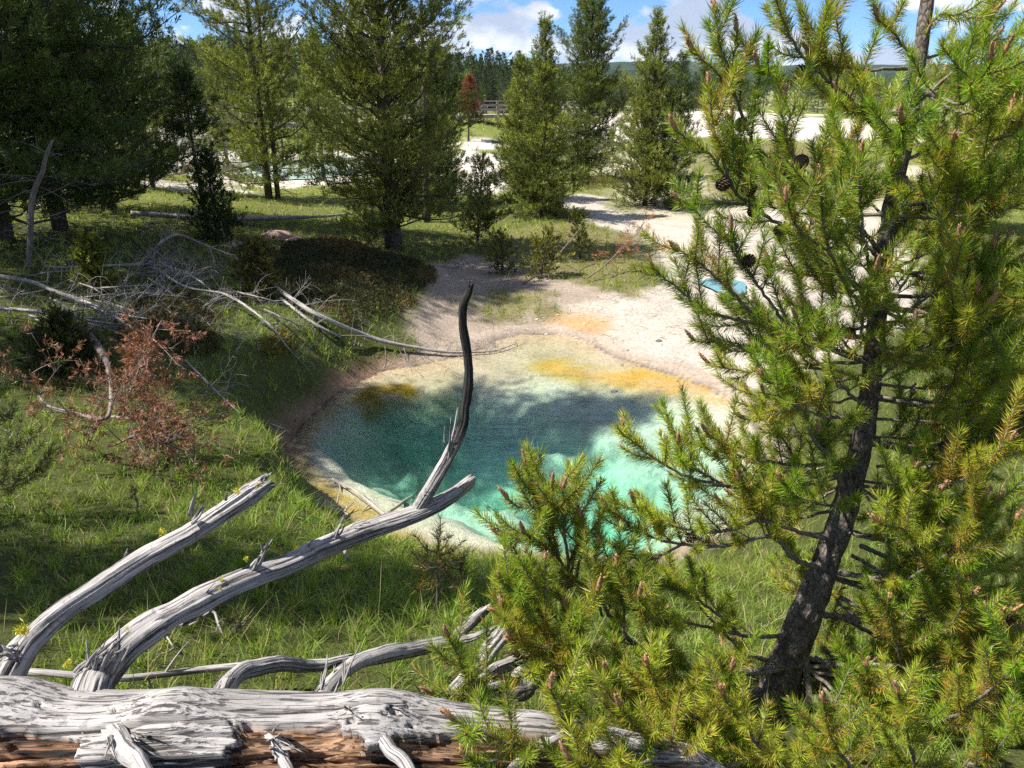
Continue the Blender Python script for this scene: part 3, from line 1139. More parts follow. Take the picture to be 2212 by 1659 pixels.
def build_front_pine():
    base = at(1690, 1480, 2.5)
    base[2] = float(land(base[0], base[1])) - .02
    root = thing('pine_tree', base, 'close young pine at right with yellow-green needles, brown buds and leaning trunk', 'pine tree')
    tr = [(1655, 1560, 2.46, 112), (1678, 1500, 2.48, 108), (1700, 1430, 2.52, 100), (1740, 1330, 2.55, 88), (1790, 1200, 2.6, 74), (1830, 1080, 2.62, 70), (1862, 950, 2.65, 62), (1880, 830, 2.68, 57),
          (1893, 700, 2.7, 53), (1908, 560, 2.72, 50), (1935, 400, 2.75, 46), (1965, 260, 2.75, 45), (1990, 100, 2.78, 41), (2010, -60, 2.8, 36), (2025, -220, 2.8, 26), (2030, -400, 2.8, 12)]
    S = spline(px(tr), step=.02)
    mb = MB()
    R = .74 * S[:, 3] * (1 + .10 * fbm(np.arange(len(S)) * .22, np.zeros(len(S)), o=3))
    tube(mb, S[:, :3], R, 26, rough=.16, rfreq=22, gfreq=16, seed=2)
    mb.build('trunk', M_BARK, root)
    dflt = 2.6
    BR = [
        # left side, from the top down (u, v, D): first point on the trunk
        [(1985, 150, 2.77), (1930, 70, 2.7), (1897, 45, 2.66)],
        [(1930, 320, 2.75), (1834, 213, 2.68), (1767, 153, 2.62), (1715, 95, 2.58), (1672, -20, 2.56)],
        [(1800, 190, 2.65), (1775, 90, 2.62), (1785, 30, 2.6)],
        [(1767, 153, 2.62), (1690, 175, 2.58), (1640, 150, 2.55)],
        [(1959, 149, 2.76), (1870, 150, 2.7), (1795, 142, 2.64), (1750, 120, 2.62)],
        [(1959, 249, 2.75), (1895, 243, 2.66), (1840, 240, 2.58), (1812, 215, 2.54)],
        [(1900, 540, 2.72), (1810, 440, 2.6), (1728, 355, 2.52), (1699, 302, 2.5), (1689, 249, 2.48), (1692, 215, 2.48)],
        [(1905, 560, 2.72), (1780, 450, 2.7), (1646, 330, 2.66), (1618, 291, 2.65), (1593, 220, 2.64), (1575, 153, 2.63), (1557, 107, 2.62), (1545, 30, 2.62)],
        [(1590, 210, 2.64), (1540, 150, 2.6), (1497, 112, 2.58)],
        [(1578, 160, 2.63), (1590, 110, 2.62), (1592, 70, 2.6)],
        [(1895, 660, 2.7), (1790, 570, 2.66), (1682, 487, 2.62), (1618, 440, 2.6), (1582, 408, 2.58), (1543, 345, 2.56), (1495, 305, 2.55), (1462, 284, 2.54)],
        [(1582, 408, 2.58), (1545, 290, 2.56), (1530, 190, 2.56)],
        [(1650, 465, 2.61), (1590, 350, 2.55), (1580, 260, 2.52)],
        [(1618, 440, 2.6), (1530, 440, 2.56), (1470, 440, 2.52)],
        [(1893, 740, 2.7), (1800, 716, 2.66), (1708, 706, 2.6), (1632, 699, 2.57), (1529, 672, 2.54), (1474, 631, 2.52), (1412, 580, 2.5)],
        [(1640, 700, 2.57), (1570, 620, 2.52), (1500, 560, 2.5), (1460, 540, 2.48)],
        [(1700, 706, 2.6), (1600, 560, 2.5), (1580, 500, 2.46)],
        [(1890, 780, 2.69), (1760, 745, 2.6), (1600, 747, 2.54), (1500, 736, 2.5)],
        [(1885, 830, 2.68), (1800, 800, 2.72), (1715, 795, 2.74), (1612, 802, 2.75), (1532, 786, 2.76)],
        [(1875, 870, 2.66), (1846, 862, 2.56), (1824, 837, 2.50), (1783, 850, 2.47), (1700, 885, 2.44), (1610, 905, 2.42)],
        [(1790, 848, 2.47), (1700, 830, 2.40), (1650, 820, 2.36)],
        [(1830, 1060, 2.62), (1795, 990, 2.5), (1770, 940, 2.44)],
        [(1850, 1000, 2.64), (1728, 1005, 2.6), (1630, 990, 2.56), (1522, 967, 2.52), (1461, 946, 2.5)],
        [(1845, 1020, 2.63), (1680, 1055, 2.5), (1520, 1040, 2.42), (1420, 995, 2.38), (1352, 940, 2.36)],
        [(1560, 1045, 2.45), (1480, 1000, 2.4), (1465, 960, 2.38)],
        [(1640, 1050, 2.48), (1560, 960, 2.42), (1530, 940, 2.4)],
        [(1800, 1165, 2.6), (1735, 1152, 2.5), (1646, 1125, 2.42), (1577, 1145, 2.38), (1495, 1145, 2.34), (1412, 1118, 2.3), (1372, 1088, 2.28)],
        [(1646, 1125, 2.42), (1634, 1080, 2.40), (1600, 1040, 2.36)],
        [(1785, 1232, 2.58), (1715, 1207, 2.5), (1666, 1159, 2.46), (1560, 1180, 2.38), (1420, 1165, 2.3), (1312, 1098, 2.26)],
        [(1666, 1159, 2.46), (1640, 1110, 2.4), (1560, 1090, 2.32)],
        [(1480, 1172, 2.33), (1400, 1210, 2.25), (1340, 1190, 2.2)],
        [(1720, 1370, 2.54), (1620, 1375, 2.45), (1510, 1350, 2.36), (1405, 1337, 2.28), (1370, 1310, 2.25)],
        [(1600, 1372, 2.44), (1500, 1290, 2.36), (1420, 1260, 2.3)],
        [(1690, 1450, 2.5), (1580, 1450, 2.42), (1471, 1437, 2.36), (1378, 1396, 2.3), (1321, 1336, 2.26), (1289, 1287, 2.24), (1244, 1251, 2.22), (1212, 1214, 2.2), (1192, 1149, 2.2), (1147, 1052, 2.2), (1136, 1006, 2.2)],
        [(1205, 1200, 2.2), (1140, 1170, 2.18), (1088, 1160, 2.16)],
        [(1170, 1100, 2.2), (1125, 1095, 2.18), (1098, 1080, 2.17)],
        [(1195, 1150, 2.2), (1190, 1090, 2.16), (1192, 1050, 2.14)],
        [(1225, 1225, 2.21), (1250, 1170, 2.2), (1245, 1125, 2.2)],
        [(1250, 1440, 2.05), (1190, 1400, 2.02), (1180, 1320, 2.0), (1176, 1215, 2.0)],
        [(1182, 1380, 2.02), (1130, 1300, 1.98), (1085, 1260, 1.96)],
        [(1182, 1400, 2.02), (1110, 1360, 1.98), (1085, 1310, 1.96)],
        [(1240, 1400, 2.05), (1270, 1320, 2.02), (1290, 1280, 2.0)],
        [(1640, 1490, 2.4), (1480, 1500, 2.2), (1337, 1469, 2.08), (1196, 1408, 1.96), (1110, 1385, 1.92)],
        [(1330, 1468, 2.06), (1240, 1440, 1.95), (1180, 1440, 1.9), (1105, 1470, 1.86)],
        [(1200, 1450, 1.9), (1074, 1534, 1.82), (1014, 1465, 1.78), (968, 1378, 1.76)],
        [(1060, 1520, 1.8), (1000, 1500, 1.76), (940, 1500, 1.74)],
        [(1400, 1580, 1.9), (1260, 1560, 1.8), (1150, 1570, 1.74), (1010, 1585, 1.68)],
        [(1640, 1500, 2.4), (1500, 1540, 2.2), (1380, 1510, 2.06), (1262, 1440, 1.98)],
        [(1650, 1520, 2.42), (1480, 1600, 2.15), (1390, 1630, 2.0), (1340, 1600, 1.92)],
        [(1660, 1520, 2.42), (1560, 1620, 2.2), (1500, 1650, 2.1), (1450, 1600, 2.02)],
        [(1560, 1620, 2.2), (1420, 1560, 1.98), (1330, 1500, 1.88), (1310, 1450, 1.84)],
        [(1480, 1600, 2.15), (1560, 1520, 2.0), (1580, 1450, 1.94)],
        [(1660, 1530, 2.42), (1650, 1620, 2.2), (1600, 1640, 2.1), (1570, 1560, 2.0)],
        # right side
        [(1893, 905, 2.66), (1960, 908, 2.62), (2044, 916, 2.58), (2181, 940, 2.52)],
        [(1893, 1008, 2.64), (1980, 1012, 2.58), (2058, 994, 2.54), (2205, 955, 2.48)],
        [(1880, 1060, 2.63), (1960, 1080, 2.55), (2023, 1111, 2.48), (2100, 1090, 2.42), (2118, 1065, 2.38)],
        [(1848, 1040, 2.62), (1878, 1080, 2.52), (1900, 1125, 2.45), (1945, 1170, 2.38), (2020, 1150, 2.3)],
        [(1811, 1303, 2.56), (1872, 1337, 2.48), (2000, 1335, 2.36), (2085, 1260, 2.28)],
        [(1840, 1200, 2.6), (1950, 1250, 2.4), (2060, 1180, 2.26), (2120, 1085, 2.2)],
        [(2000, 1225, 2.3), (1960, 1150, 2.2), (1900, 1130, 2.16)],
        [(2060, 1180, 2.26), (2140, 1180, 2.2), (2190, 1130, 2.18)],
        [(1760, 1420, 2.53), (1900, 1470, 2.4), (2050, 1420, 2.26), (2150, 1340, 2.18)],
        [(1950, 1450, 2.34), (1930, 1360, 2.24), (1920, 1300, 2.2)],
        [(2050, 1420, 2.26), (2060, 1340, 2.18), (2100, 1290, 2.14)],
        [(1745, 1440, 2.52), (1850, 1560, 2.3), (2000, 1570, 2.14), (2120, 1490, 2.06)],
        [(1900, 1570, 2.24), (1880, 1500, 2.14), (1870, 1440, 2.1)],
        [(1730, 1480, 2.5), (1800, 1620, 2.25), (1900, 1660, 2.14), (1980, 1620, 2.06)],
        [(1720, 1490, 2.48), (1720, 1600, 2.25), (1760, 1650, 2.12), (1790, 1590, 2.04)],
        [(1900, 700, 2.7), (2010, 680, 2.62), (2110, 620, 2.55), (2170, 530, 2.52)],
        [(1905, 590, 2.72), (2010, 540, 2.6), (2060, 450, 2.5), (2085, 355, 2.46)],
        [(1930, 450, 2.75), (2060, 420, 2.7), (2140, 330, 2.64), (2180, 250, 2.62)],
        [(1945, 350, 2.75), (2060, 300, 2.8), (2160, 240, 2.84), (2250, 160, 2.86)],
        [(1970, 235, 2.75), (2111, 110, 2.7), (2212, 71, 2.66), (2290, 30, 2.64)],
        [(1990, 100, 2.78), (2026, 32, 2.74), (2080, 40, 2.72), (2136, 36, 2.7)],
        [(1985, 130, 2.78), (2050, 110, 2.86), (2140, 90, 2.92)],
        [(1900, 760, 2.69), (2050, 780, 2.62), (2150, 760, 2.56), (2215, 700, 2.52)],
        [(1895, 830, 2.68), (2000, 840, 2.56), (2100, 820, 2.44), (2150, 800, 2.4)],
        [(1905, 640, 2.72), (2040, 640, 2.9), (2160, 640, 3.0), (2240, 600, 3.05)],
        [(1895, 860, 2.68), (2010, 880, 2.85), (2140, 870, 3.0), (2240, 850, 3.05)],
        [(1860, 1180, 2.6), (1990, 1230, 2.75), (2120, 1240, 2.85), (2230, 1200, 2.9)],
        [(1810, 1330, 2.55), (1950, 1400, 2.65), (2100, 1440, 2.7), (2230, 1420, 2.7)],
        [(1780, 1400, 2.54), (1920, 1520, 2.5), (2080, 1580, 2.4), (2210, 1560, 2.35)],
        [(1760, 1440, 2.52), (1950, 1640, 2.3), (2100, 1650, 2.15), (2190, 1590, 2.08)],
        [(1900, 1640, 2.3), (2040, 1700, 2.1), (2150, 1700, 2.0)],
        [(2050, 1420, 2.5), (2160, 1480, 2.4), (2240, 1460, 2.36)],
        # towards and away from the viewer: these fill the middle of the crown
        [(1895, 700, 2.7), (1830, 620, 2.45), (1785, 520, 2.3), (1772, 400, 2.24)],
        [(1790, 540, 2.32), (1730, 500, 2.24), (1700, 440, 2.2)],
        [(1895, 650, 2.7), (1870, 540, 2.48), (1857, 420, 2.38), (1858, 335, 2.34)],
        [(1860, 450, 2.4), (1900, 400, 2.34), (1925, 350, 2.32)],
        [(1900, 720, 2.7), (1990, 650, 2.45), (2060, 590, 2.34), (2072, 520, 2.3)],
        [(1890, 790, 2.69), (1800, 760, 2.45), (1740, 740, 2.34), (1720, 690, 2.3)],
        [(1890, 760, 2.69), (1860, 720, 2.46), (1880, 640, 2.34), (1890, 590, 2.3)],
        [(1880, 850, 2.67), (1900, 820, 2.45), (1960, 760, 2.34), (1975, 700, 2.3)],
        [(1870, 900, 2.66), (1780, 900, 2.44), (1690, 860, 2.34), (1650, 850, 2.3)],
        [(1895, 690, 2.7), (1960, 600, 2.9), (2000, 520, 3.0), (2020, 450, 3.04)],
        [(1920, 480, 2.74), (1850, 400, 2.9), (1820, 330, 3.0)],
        [(1900, 630, 2.71), (1800, 600, 2.9), (1720, 590, 3.0), (1660, 560, 3.05)],
        [(1885, 800, 2.68), (1780, 700, 2.9), (1700, 650, 3.0)],
        [(1850, 1030, 2.64), (1760, 1080, 2.75), (1680, 1090, 2.8), (1580, 1070, 2.82)],
        [(1830, 1100, 2.62), (1780, 1090, 2.45), (1720, 1070, 2.34), (1690, 1040, 2.3)],
        [(1700, 1440, 2.5), (1600, 1400, 2.6), (1480, 1280, 2.66), (1400, 1210, 2.68)],
        [(1960, 270, 2.75), (1920, 200, 2.9), (1880, 170, 3.0)],
    ]
    BR += [
        [(1672, 1540, 2.42), (1560, 1660, 2.0), (1300, 1640, 1.58), (1120, 1610, 1.46), (985, 1560, 1.42)],
        [(1300, 1640, 1.58), (1230, 1580, 1.5), (1190, 1490, 1.48)],
        [(1120, 1610, 1.46), (1050, 1650, 1.40), (1010, 1640, 1.38)],
        [(1672, 1540, 2.42), (1600, 1650, 1.9), (1440, 1620, 1.6), (1340, 1530, 1.52)],
        [(1440, 1620, 1.6), (1380, 1650, 1.5), (1290, 1660, 1.42), (1230, 1640, 1.40)],
        [(1690, 1560, 2.4), (1760, 1680, 1.9), (1650, 1620, 1.66), (1560, 1500, 1.6)],
        [(1690, 1560, 2.4), (1850, 1690, 1.9), (1800, 1600, 1.7), (1780, 1520, 1.66)],
        [(1720, 1560, 2.4), (1950, 1680, 1.95), (1960, 1580, 1.8), (1940, 1500, 1.76)],
        [(1740, 1500, 2.45), (1980, 1660, 2.0), (2120, 1640, 1.86), (2190, 1580, 1.8)],
        [(1740, 1500, 2.45), (2000, 1560, 2.1), (2150, 1480, 1.96), (2210, 1390, 1.9)],
        [(1672, 1520, 2.42), (1560, 1560, 2.1), (1440, 1520, 1.8), (1400, 1440, 1.74)],
        [(1660, 1530, 2.42), (1480, 1660, 1.8), (1350, 1690, 1.5), (1260, 1690, 1.42)],
    ]
    for u1, v1, u0, v0 in [(1215, 1060, 1230, 1240), (1130, 1150, 1212, 1214), (1255, 1120, 1244, 1251), (1100, 1225, 1215, 1300), (1150, 1250, 1240, 1330), (1085, 1330, 1200, 1400),
                           (1290, 1180, 1300, 1330), (1330, 1230, 1350, 1380), (1220, 1320, 1270, 1420), (1120, 1420, 1250, 1470), (1380, 1290, 1420, 1410), (1180, 1100, 1200, 1190)]:
        d0 = 2.2 - .0006 * max(0, v0 - 1250)
        BR.append([(u0, v0, d0), (.6 * u0 + .4 * u1 + RNG.uniform(-15, 15), .45 * v0 + .55 * v1, d0 - .03), (u1, v1, d0 - RNG.uniform(.04, .14))])
    tv = np.array([t[1] for t in tr][::-1], float)
    tu = np.array([t[0] for t in tr][::-1], float)
    td = np.array([t[2] for t in tr][::-1], float)
    for i in range(66):
        v1 = 100 + 1560 * (i + RNG.uniform()) / 66
        u1 = RNG.uniform(1930, 2290)
        d1 = RNG.uniform(2.1, 3.05)
        v0 = min(round((v1 + RNG.uniform(20, 110)) / 95) * 95 + RNG.uniform(-10, 10), 1440)
        u0, d0 = np.interp(v0, tv, tu), np.interp(v0, tv, td)
        um = u0 + .62 * (u1 - u0)
        BR.append([(u0, v0, d0), (um, v0 + RNG.uniform(-10, 60), d0 + .6 * (d1 - d0)), (u1, v1, d1)])
    for i in range(24):
        v1 = 180 + 1250 * (i + RNG.uniform()) / 24
        u1 = RNG.uniform(1560, 1830)
        d1 = RNG.uniform(2.75, 3.2)
        v0 = min(v1 + RNG.uniform(40, 130), 1420)
        u0, d0 = np.interp(v0, tv, tu), np.interp(v0, tv, td)
        BR.append([(u0, v0, d0), (u0 + .6 * (u1 - u0), v0 + RNG.uniform(-10, 40), d0 + .6 * (d1 - d0)), (u1, v1, d1)])
    cones_at = [(1748, 142), (1604, 280), (1727, 362), (1558, 387), (1614, 455), (1685, 501), (1590, 560), (1640, 408), (2176, 198), (1995, 447), (1438, 1140), (1840, 700),
                (1795, 685), (1895, 690), (1630, 1000), (1210, 1252), (2040, 965), (2190, 1330), (1500, 1140), (1460, 1590), (1220, 1500)]
    samp = []
    small = MB()
    for bi, b in enumerate(BR):
        b = np.array([at(*q) for q in b])
        P = spline(b, step=.02)
        ln = len(P) * .02
        P[1:-1] += .002 * RNG.normal(size=(len(P) - 2, 3))
        r0 = np.clip(.003 + .0070 * ln, .004, .013)
        R = np.linspace(r0, .0028, len(P))
        br = MB()
        tube(br, P, R, 9, rough=.12, rfreq=40, seed=bi)
        nd = MB()
        T, A, B = frames(P)
        tone0 = GREEN[RNG.integers(0, 4)] * RNG.uniform(.9, 1.15)
        old = RNG.uniform(.08, .50)
        s = max(.14, .27 * ln)
        k = 0
        up = np.array([0, 0, 1.0])
        tips = []
        while s < ln - .03:
            i = min(int(s / .02), len(P) - 2)
            hor = nrm(np.cross(T[i], up))
            vert = np.cross(hor, T[i])
            ph = (0, pi, pi / 2, pi * .15, pi * .85, -pi * .3)[k % 6] + RNG.normal() * .35
            d = nrm(T[i] * RNG.uniform(.6, .95) + (hor * cos(ph) + vert * sin(ph)) * .85 + up * .15)
            L = RNG.uniform(.11, .23) * (1.15 - .45 * s / ln)
            tips.append((P[i], d, L, .2 if s < .5 * ln else .0))
            s += RNG.uniform(.042, .072)
            k += 1
        for p, d, L, bare in tips:
            q = np.array([p, p + d * L * .5 + up * L * .06, p + d * L + up * L * .28])
            q = spline(q, step=.015)
            tube(br, q, np.linspace(.0028, .0018, len(q)), 6, rough=.1, seed=p[0] * 9)
            brush(nd, q[int(bare * len(q)):], 1750, RNG.uniform(.036, .046), tone0 * RNG.uniform(.85, 1.15), old * RNG.uniform(.2, 1.6))
            if RNG.uniform() < .42:
                d2 = nrm(q[-1] - q[-2])
                candle(small, q[-1], nrm(d2 + up * .5), RNG.uniform(.012, .026), RNG.uniform(.0024, .0035))
        m = max(6, int(.24 / .02))
        brush(nd, P[-m:], 2000, RNG.uniform(.040, .052), tone0, old)
        d2 = nrm(P[-1] - P[-3])
        bd = MB()
        candle(bd, P[-1], nrm(d2 + up * .8 + RNG.normal(size=3) * .15), RNG.uniform(.042, .070), RNG.uniform(.0056, .0075))
        for c in range(RNG.integers(0, 3)):
            candle(small, P[-1], nrm(d2 + up * .8 + RNG.normal(size=3) * .3), RNG.uniform(.020, .038), RNG.uniform(.0036, .0048))
        o = br.build('branch', M_TWIG, root, loc=P[0])
        for mbx, nm, mt in ((nd, 'needles', M_NEEDLE), (bd, 'bud', M_BUD)):
            c = mbx.build(nm, mt, None, loc=P[0])
            c.parent = o
            c.location = (0, 0, 0)
        samp.append(P)
    kind(small.build('bud', M_BUD, root), 'stuff')
    allp = np.concatenate(samp)
    r = allp - EYE
    f = fwd(allp)
    vv = 829.5 - F * (r[:, 1] * sin(PITCH) + r[:, 2] * cos(PITCH)) / f
    uu = 1106 + F * r[:, 0] / f
    for u, v in cones_at:
        k = np.argmin(np.hypot(uu - u, vv - v) + 30 * np.abs(f - 2.6))
        d = nrm(RNG.normal(size=3) * .5 + np.array([-.2, -.7, -.1]))
        cone_mb(allp[k] + d * .006, d, RNG.uniform(.040, .05), RNG.uniform(.018, .023)).build('cone', M_CONE, root)
    # bare dead limbs under the crown
    for path in ([(1740, 1400, 2.5, 16), (1745, 1470, 2.45, 22), (1745, 1550, 2.38, 20), (1715, 1630, 2.3, 14), (1690, 1680, 2.26, 8)],
                 [(1700, 1440, 2.48, 14), (1640, 1455, 2.4, 12), (1560, 1450, 2.34, 9), (1500, 1440, 2.3, 5)],
                 [(1730, 1430, 2.5, 12), (1790, 1480, 2.42, 10), (1830, 1520, 2.38, 6)],
                 [(1815, 1290, 2.56, 14), (1850, 1310, 2.5, 13), (1875, 1345, 2.46, 7)],
                 [(1690, 1440, 2.46, 10), (1640, 1420, 2.42, 8), (1600, 1440, 2.38, 5)],
                 [(1830, 1120, 2.6, 14), (1800, 1000, 2.5, 18), (1765, 960, 2.44, 12), (1745, 925, 2.4, 8)],
                 [(1745, 1550, 2.38, 12), (1790, 1600, 2.3, 9), (1800, 1650, 2.26, 6)]):
        limb_mb(path, K=10, rough=.12, crack=0, jag=.0, seed=path[0][0]).build('dead_branch', M_TWIG, root)


build_front_pine()


# ------------------------------------------------------------------ grass
def build_grass():
    P = []
    half = .66
    for d0, d1, dens in [(1.7, 3, 3000), (3, 4.5, 2600), (4.5, 6.5, 1900), (6.5, 9, 1000), (9, 13, 520), (13, 18, 300), (18, 26, 150), (26, 42, 46), (42, 75, 10)]:
        n = int(half * (d1 ** 2 - d0 ** 2) * dens)
        d = np.sqrt(RNG.uniform(d0 ** 2, d1 ** 2, n))
        a = RNG.uniform(-half, half, n)
        P.append(np.stack([d * np.sin(a), d * np.cos(a)], 1))
    P = np.concatenate(P)
    # about half of it grows in tufts
    k = RNG.uniform(size=len(P)) < .5
    d = np.hypot(P[:, 0], P[:, 1])
    cell = .17 + .012 * d
    ctr = (np.floor(P / cell[:, None]) + .5 + .35 * np.stack([vnoise(np.floor(P[:, 0] / cell) * 7.3, np.floor(P[:, 1] / cell) * 3.1), vnoise(np.floor(P[:, 0] / cell) * 2.9, np.floor(P[:, 1] / cell) * 5.7)], 1)) * cell[:, None]
    P = np.where(k[:, None], ctr + (P - ctr) * .3, P)
    g, _ = surface(P[:, 0], P[:, 1])
    thin = .68 + .32 * sstep(-.35, .1, fbm(P[:, 0] * .8 + 5, P[:, 1] * .8, o=3))
    keep = RNG.uniform(size=len(P)) < g ** 1.3 * thin
    keep &= ~((P[:, 1] < 1.78) & (P[:, 0] < 1.4))
    P, k = P[keep], k[keep]
    n = len(P)
    d = np.hypot(P[:, 0], P[:, 1])
    z = land(P[:, 0], P[:, 1])
    B = np.c_[P, z - .01]
    patch = fbm(P[:, 0] * .5, P[:, 1] * .5, o=3)
    L = RNG.uniform(.06, .17, n) * (1 + .5 * patch) * np.where(k, 1.2, .85) * np.interp(d, [0, 12, 30, 70], [1, 1, 1.15, 1.8])
    Wd = RNG.uniform(.0028, .0055, n) * np.interp(d, [0, 4, 10, 20, 40, 70], [1, 1.05, 1.9, 3.4, 7, 16])
    lean = RNG.normal(size=(n, 3)) * .36
    lean[:, 2] = 1
    D = nrm(lean)
    bend = RNG.normal(size=(n, 3)) * L[:, None] * .30
    bend[:, 2] = -np.abs(bend[:, 2]) * .9
    mead = sstep(13, 19, d)
    c = np.array((.20, .29, .048)) * (1 - mead[:, None]) + np.array((.27, .34, .055)) * mead[:, None]
    c = c * RNG.uniform(.65, 1.3, (n, 1)) * (1 + .18 * patch[:, None])
    yel = sstep(-.1, .5, fbm(P[:, 0] * .35 + 9, P[:, 1] * .35, o=3) + .25 * mead)[:, None] * .45
    c = c * (1 - yel) + np.array((.26, .25, .05)) * yel
    straw = RNG.uniform(size=n) < .13 + .12 * sstep(.0, .4, fbm(P[:, 0] * 1.3 + 8, P[:, 1] * 1.3, o=2)) + .08 * mead
    c = np.where(straw[:, None], np.array((.42, .34, .17)) * RNG.uniform(.6, 1.2, (n, 1)), c)
    mb = MB()
    blades(mb, B, D, L, Wd, np.clip(c, .01, 1), bend)
    # a few tall dry stalks by the trunk
    m = 120
    q = np.c_[RNG.uniform(-2, 2, m), RNG.uniform(1.9, 4.5, m)]
    b = np.c_[q, land(q[:, 0], q[:, 1])]
    dd = RNG.normal(size=(m, 3)) * .4
    dd[:, 2] = 1
    blades(mb, b, nrm(dd), RNG.uniform(.2, .42, m), np.full(m, .003), np.array((.50, .41, .24)) * RNG.uniform(.7, 1.1, (m, 1)), RNG.normal(size=(m, 3)) * .05)
    kind(mb.build('grass', M_GRASS), 'stuff')


build_grass()


def build_litter():
    n = 26000
    d = np.sqrt(RNG.uniform(7 ** 2, 21 ** 2, n))
    a = RNG.uniform(-.45, .5, n)
    P = np.stack([d * np.sin(a), d * np.cos(a)], 1)
    g, soil = surface(P[:, 0], P[:, 1])
    s = psdf(POOL, P[:, 0], P[:, 1])
    w = (1 - g) * np.where(P[:, 0] < 1.0, 1.0, .25) * sstep(-.2, .35, fbm(P[:, 0] * .9 + 2, P[:, 1] * .9, o=3))
    ok = (s > .12) & (RNG.uniform(size=n) < w)
    P = P[ok]
    n = len(P)
    D = RNG.normal(size=(n, 3))
    D[:, 2] = np.abs(D[:, 2]) * .35 + .1
    c = np.array((.42, .37, .29)) * RNG.uniform(.5, 1.15, (n, 1))
    mb = MB()
    L = RNG.uniform(.08, .26, n)
    blades(mb, np.c_[P, land(P[:, 0], P[:, 1]) + .005], nrm(D), L, RNG.uniform(.006, .012, n), c, RNG.normal(size=(n, 3)) * L[:, None] * .2 * np.array([1, 1, 0]) - np.array([0, 0, .03]))
    kind(mb.build('dry_grass', M_GRASS), 'stuff')
    n = 9000
    d = np.sqrt(RNG.uniform(9 ** 2, 26 ** 2, n))
    a = RNG.uniform(-.3, .6, n)
    P = np.stack([d * np.sin(a), d * np.cos(a)], 1)
    g, soil = surface(P[:, 0], P[:, 1])
    s = psdf(POOL, P[:, 0], P[:, 1])
    ok = (s > -.25) & (g < .2) & (RNG.uniform(size=n) < .25 + sstep(-.1, .4, fbm(P[:, 0] * .7, P[:, 1] * .7 + 5, o=3)))
    P, soil = P[ok], soil[ok]
    n = len(P)
    r = .008 + .03 * RNG.uniform(0, 1, n) ** 4
    O = np.array([[1, 0, 0], [0, 1, 0], [-1, 0, 0], [0, -1, 0], [0, 0, .8], [0, 0, -.5]])
    V = np.c_[P, land(P[:, 0], P[:, 1])][:, None] + O * r[:, None, None] * RNG.uniform(.6, 1.3, (n, 6, 1))
    T = np.array([[0, 1, 4], [1, 2, 4], [2, 3, 4], [3, 0, 4], [1, 0, 5], [2, 1, 5], [3, 2, 5], [0, 3, 5]])
    mb = MB()
    mb.add(V.reshape(-1, 3), None, (np.arange(n)[:, None, None] * 6 + T).reshape(-1, 3), np.repeat(soil * RNG.uniform(.6, 1.35, (n, 1)), 6, 0))
    kind(mb.build('gravel', M_GROUND, smooth=False), 'stuff')


build_litter()


# ------------------------------------------------------------------ conifers
def tufts(mb, O, D, nb, L, Wd, C, spread=(15, 75)):
    """bunches of needles: at each origin O a short shoot along D carrying nb leaves"""
    n = len(O)
    idx = np.repeat(np.arange(n), nb)
    m = len(idx)
    rad = RNG.normal(size=(m, 3))
    d0 = D[idx]
    rad = nrm(rad - d0 * (rad * d0).sum(1, keepdims=True))
    a = np.radians(RNG.uniform(spread[0], spread[1], m))
    d = d0 * np.cos(a)[:, None] + rad * np.sin(a)[:, None]
    Li = (np.broadcast_to(L, (n,))[idx]) * RNG.uniform(.7, 1.15, m)
    b = O[idx] + d0 * (RNG.uniform(0, 1.3, m) * Li)[:, None]
    c = C[idx] * RNG.uniform(.75, 1.25, (m, 1))
    diamonds(mb, b, d, Li, np.broadcast_to(Wd, (n,))[idx], np.clip(c, .004, 1))


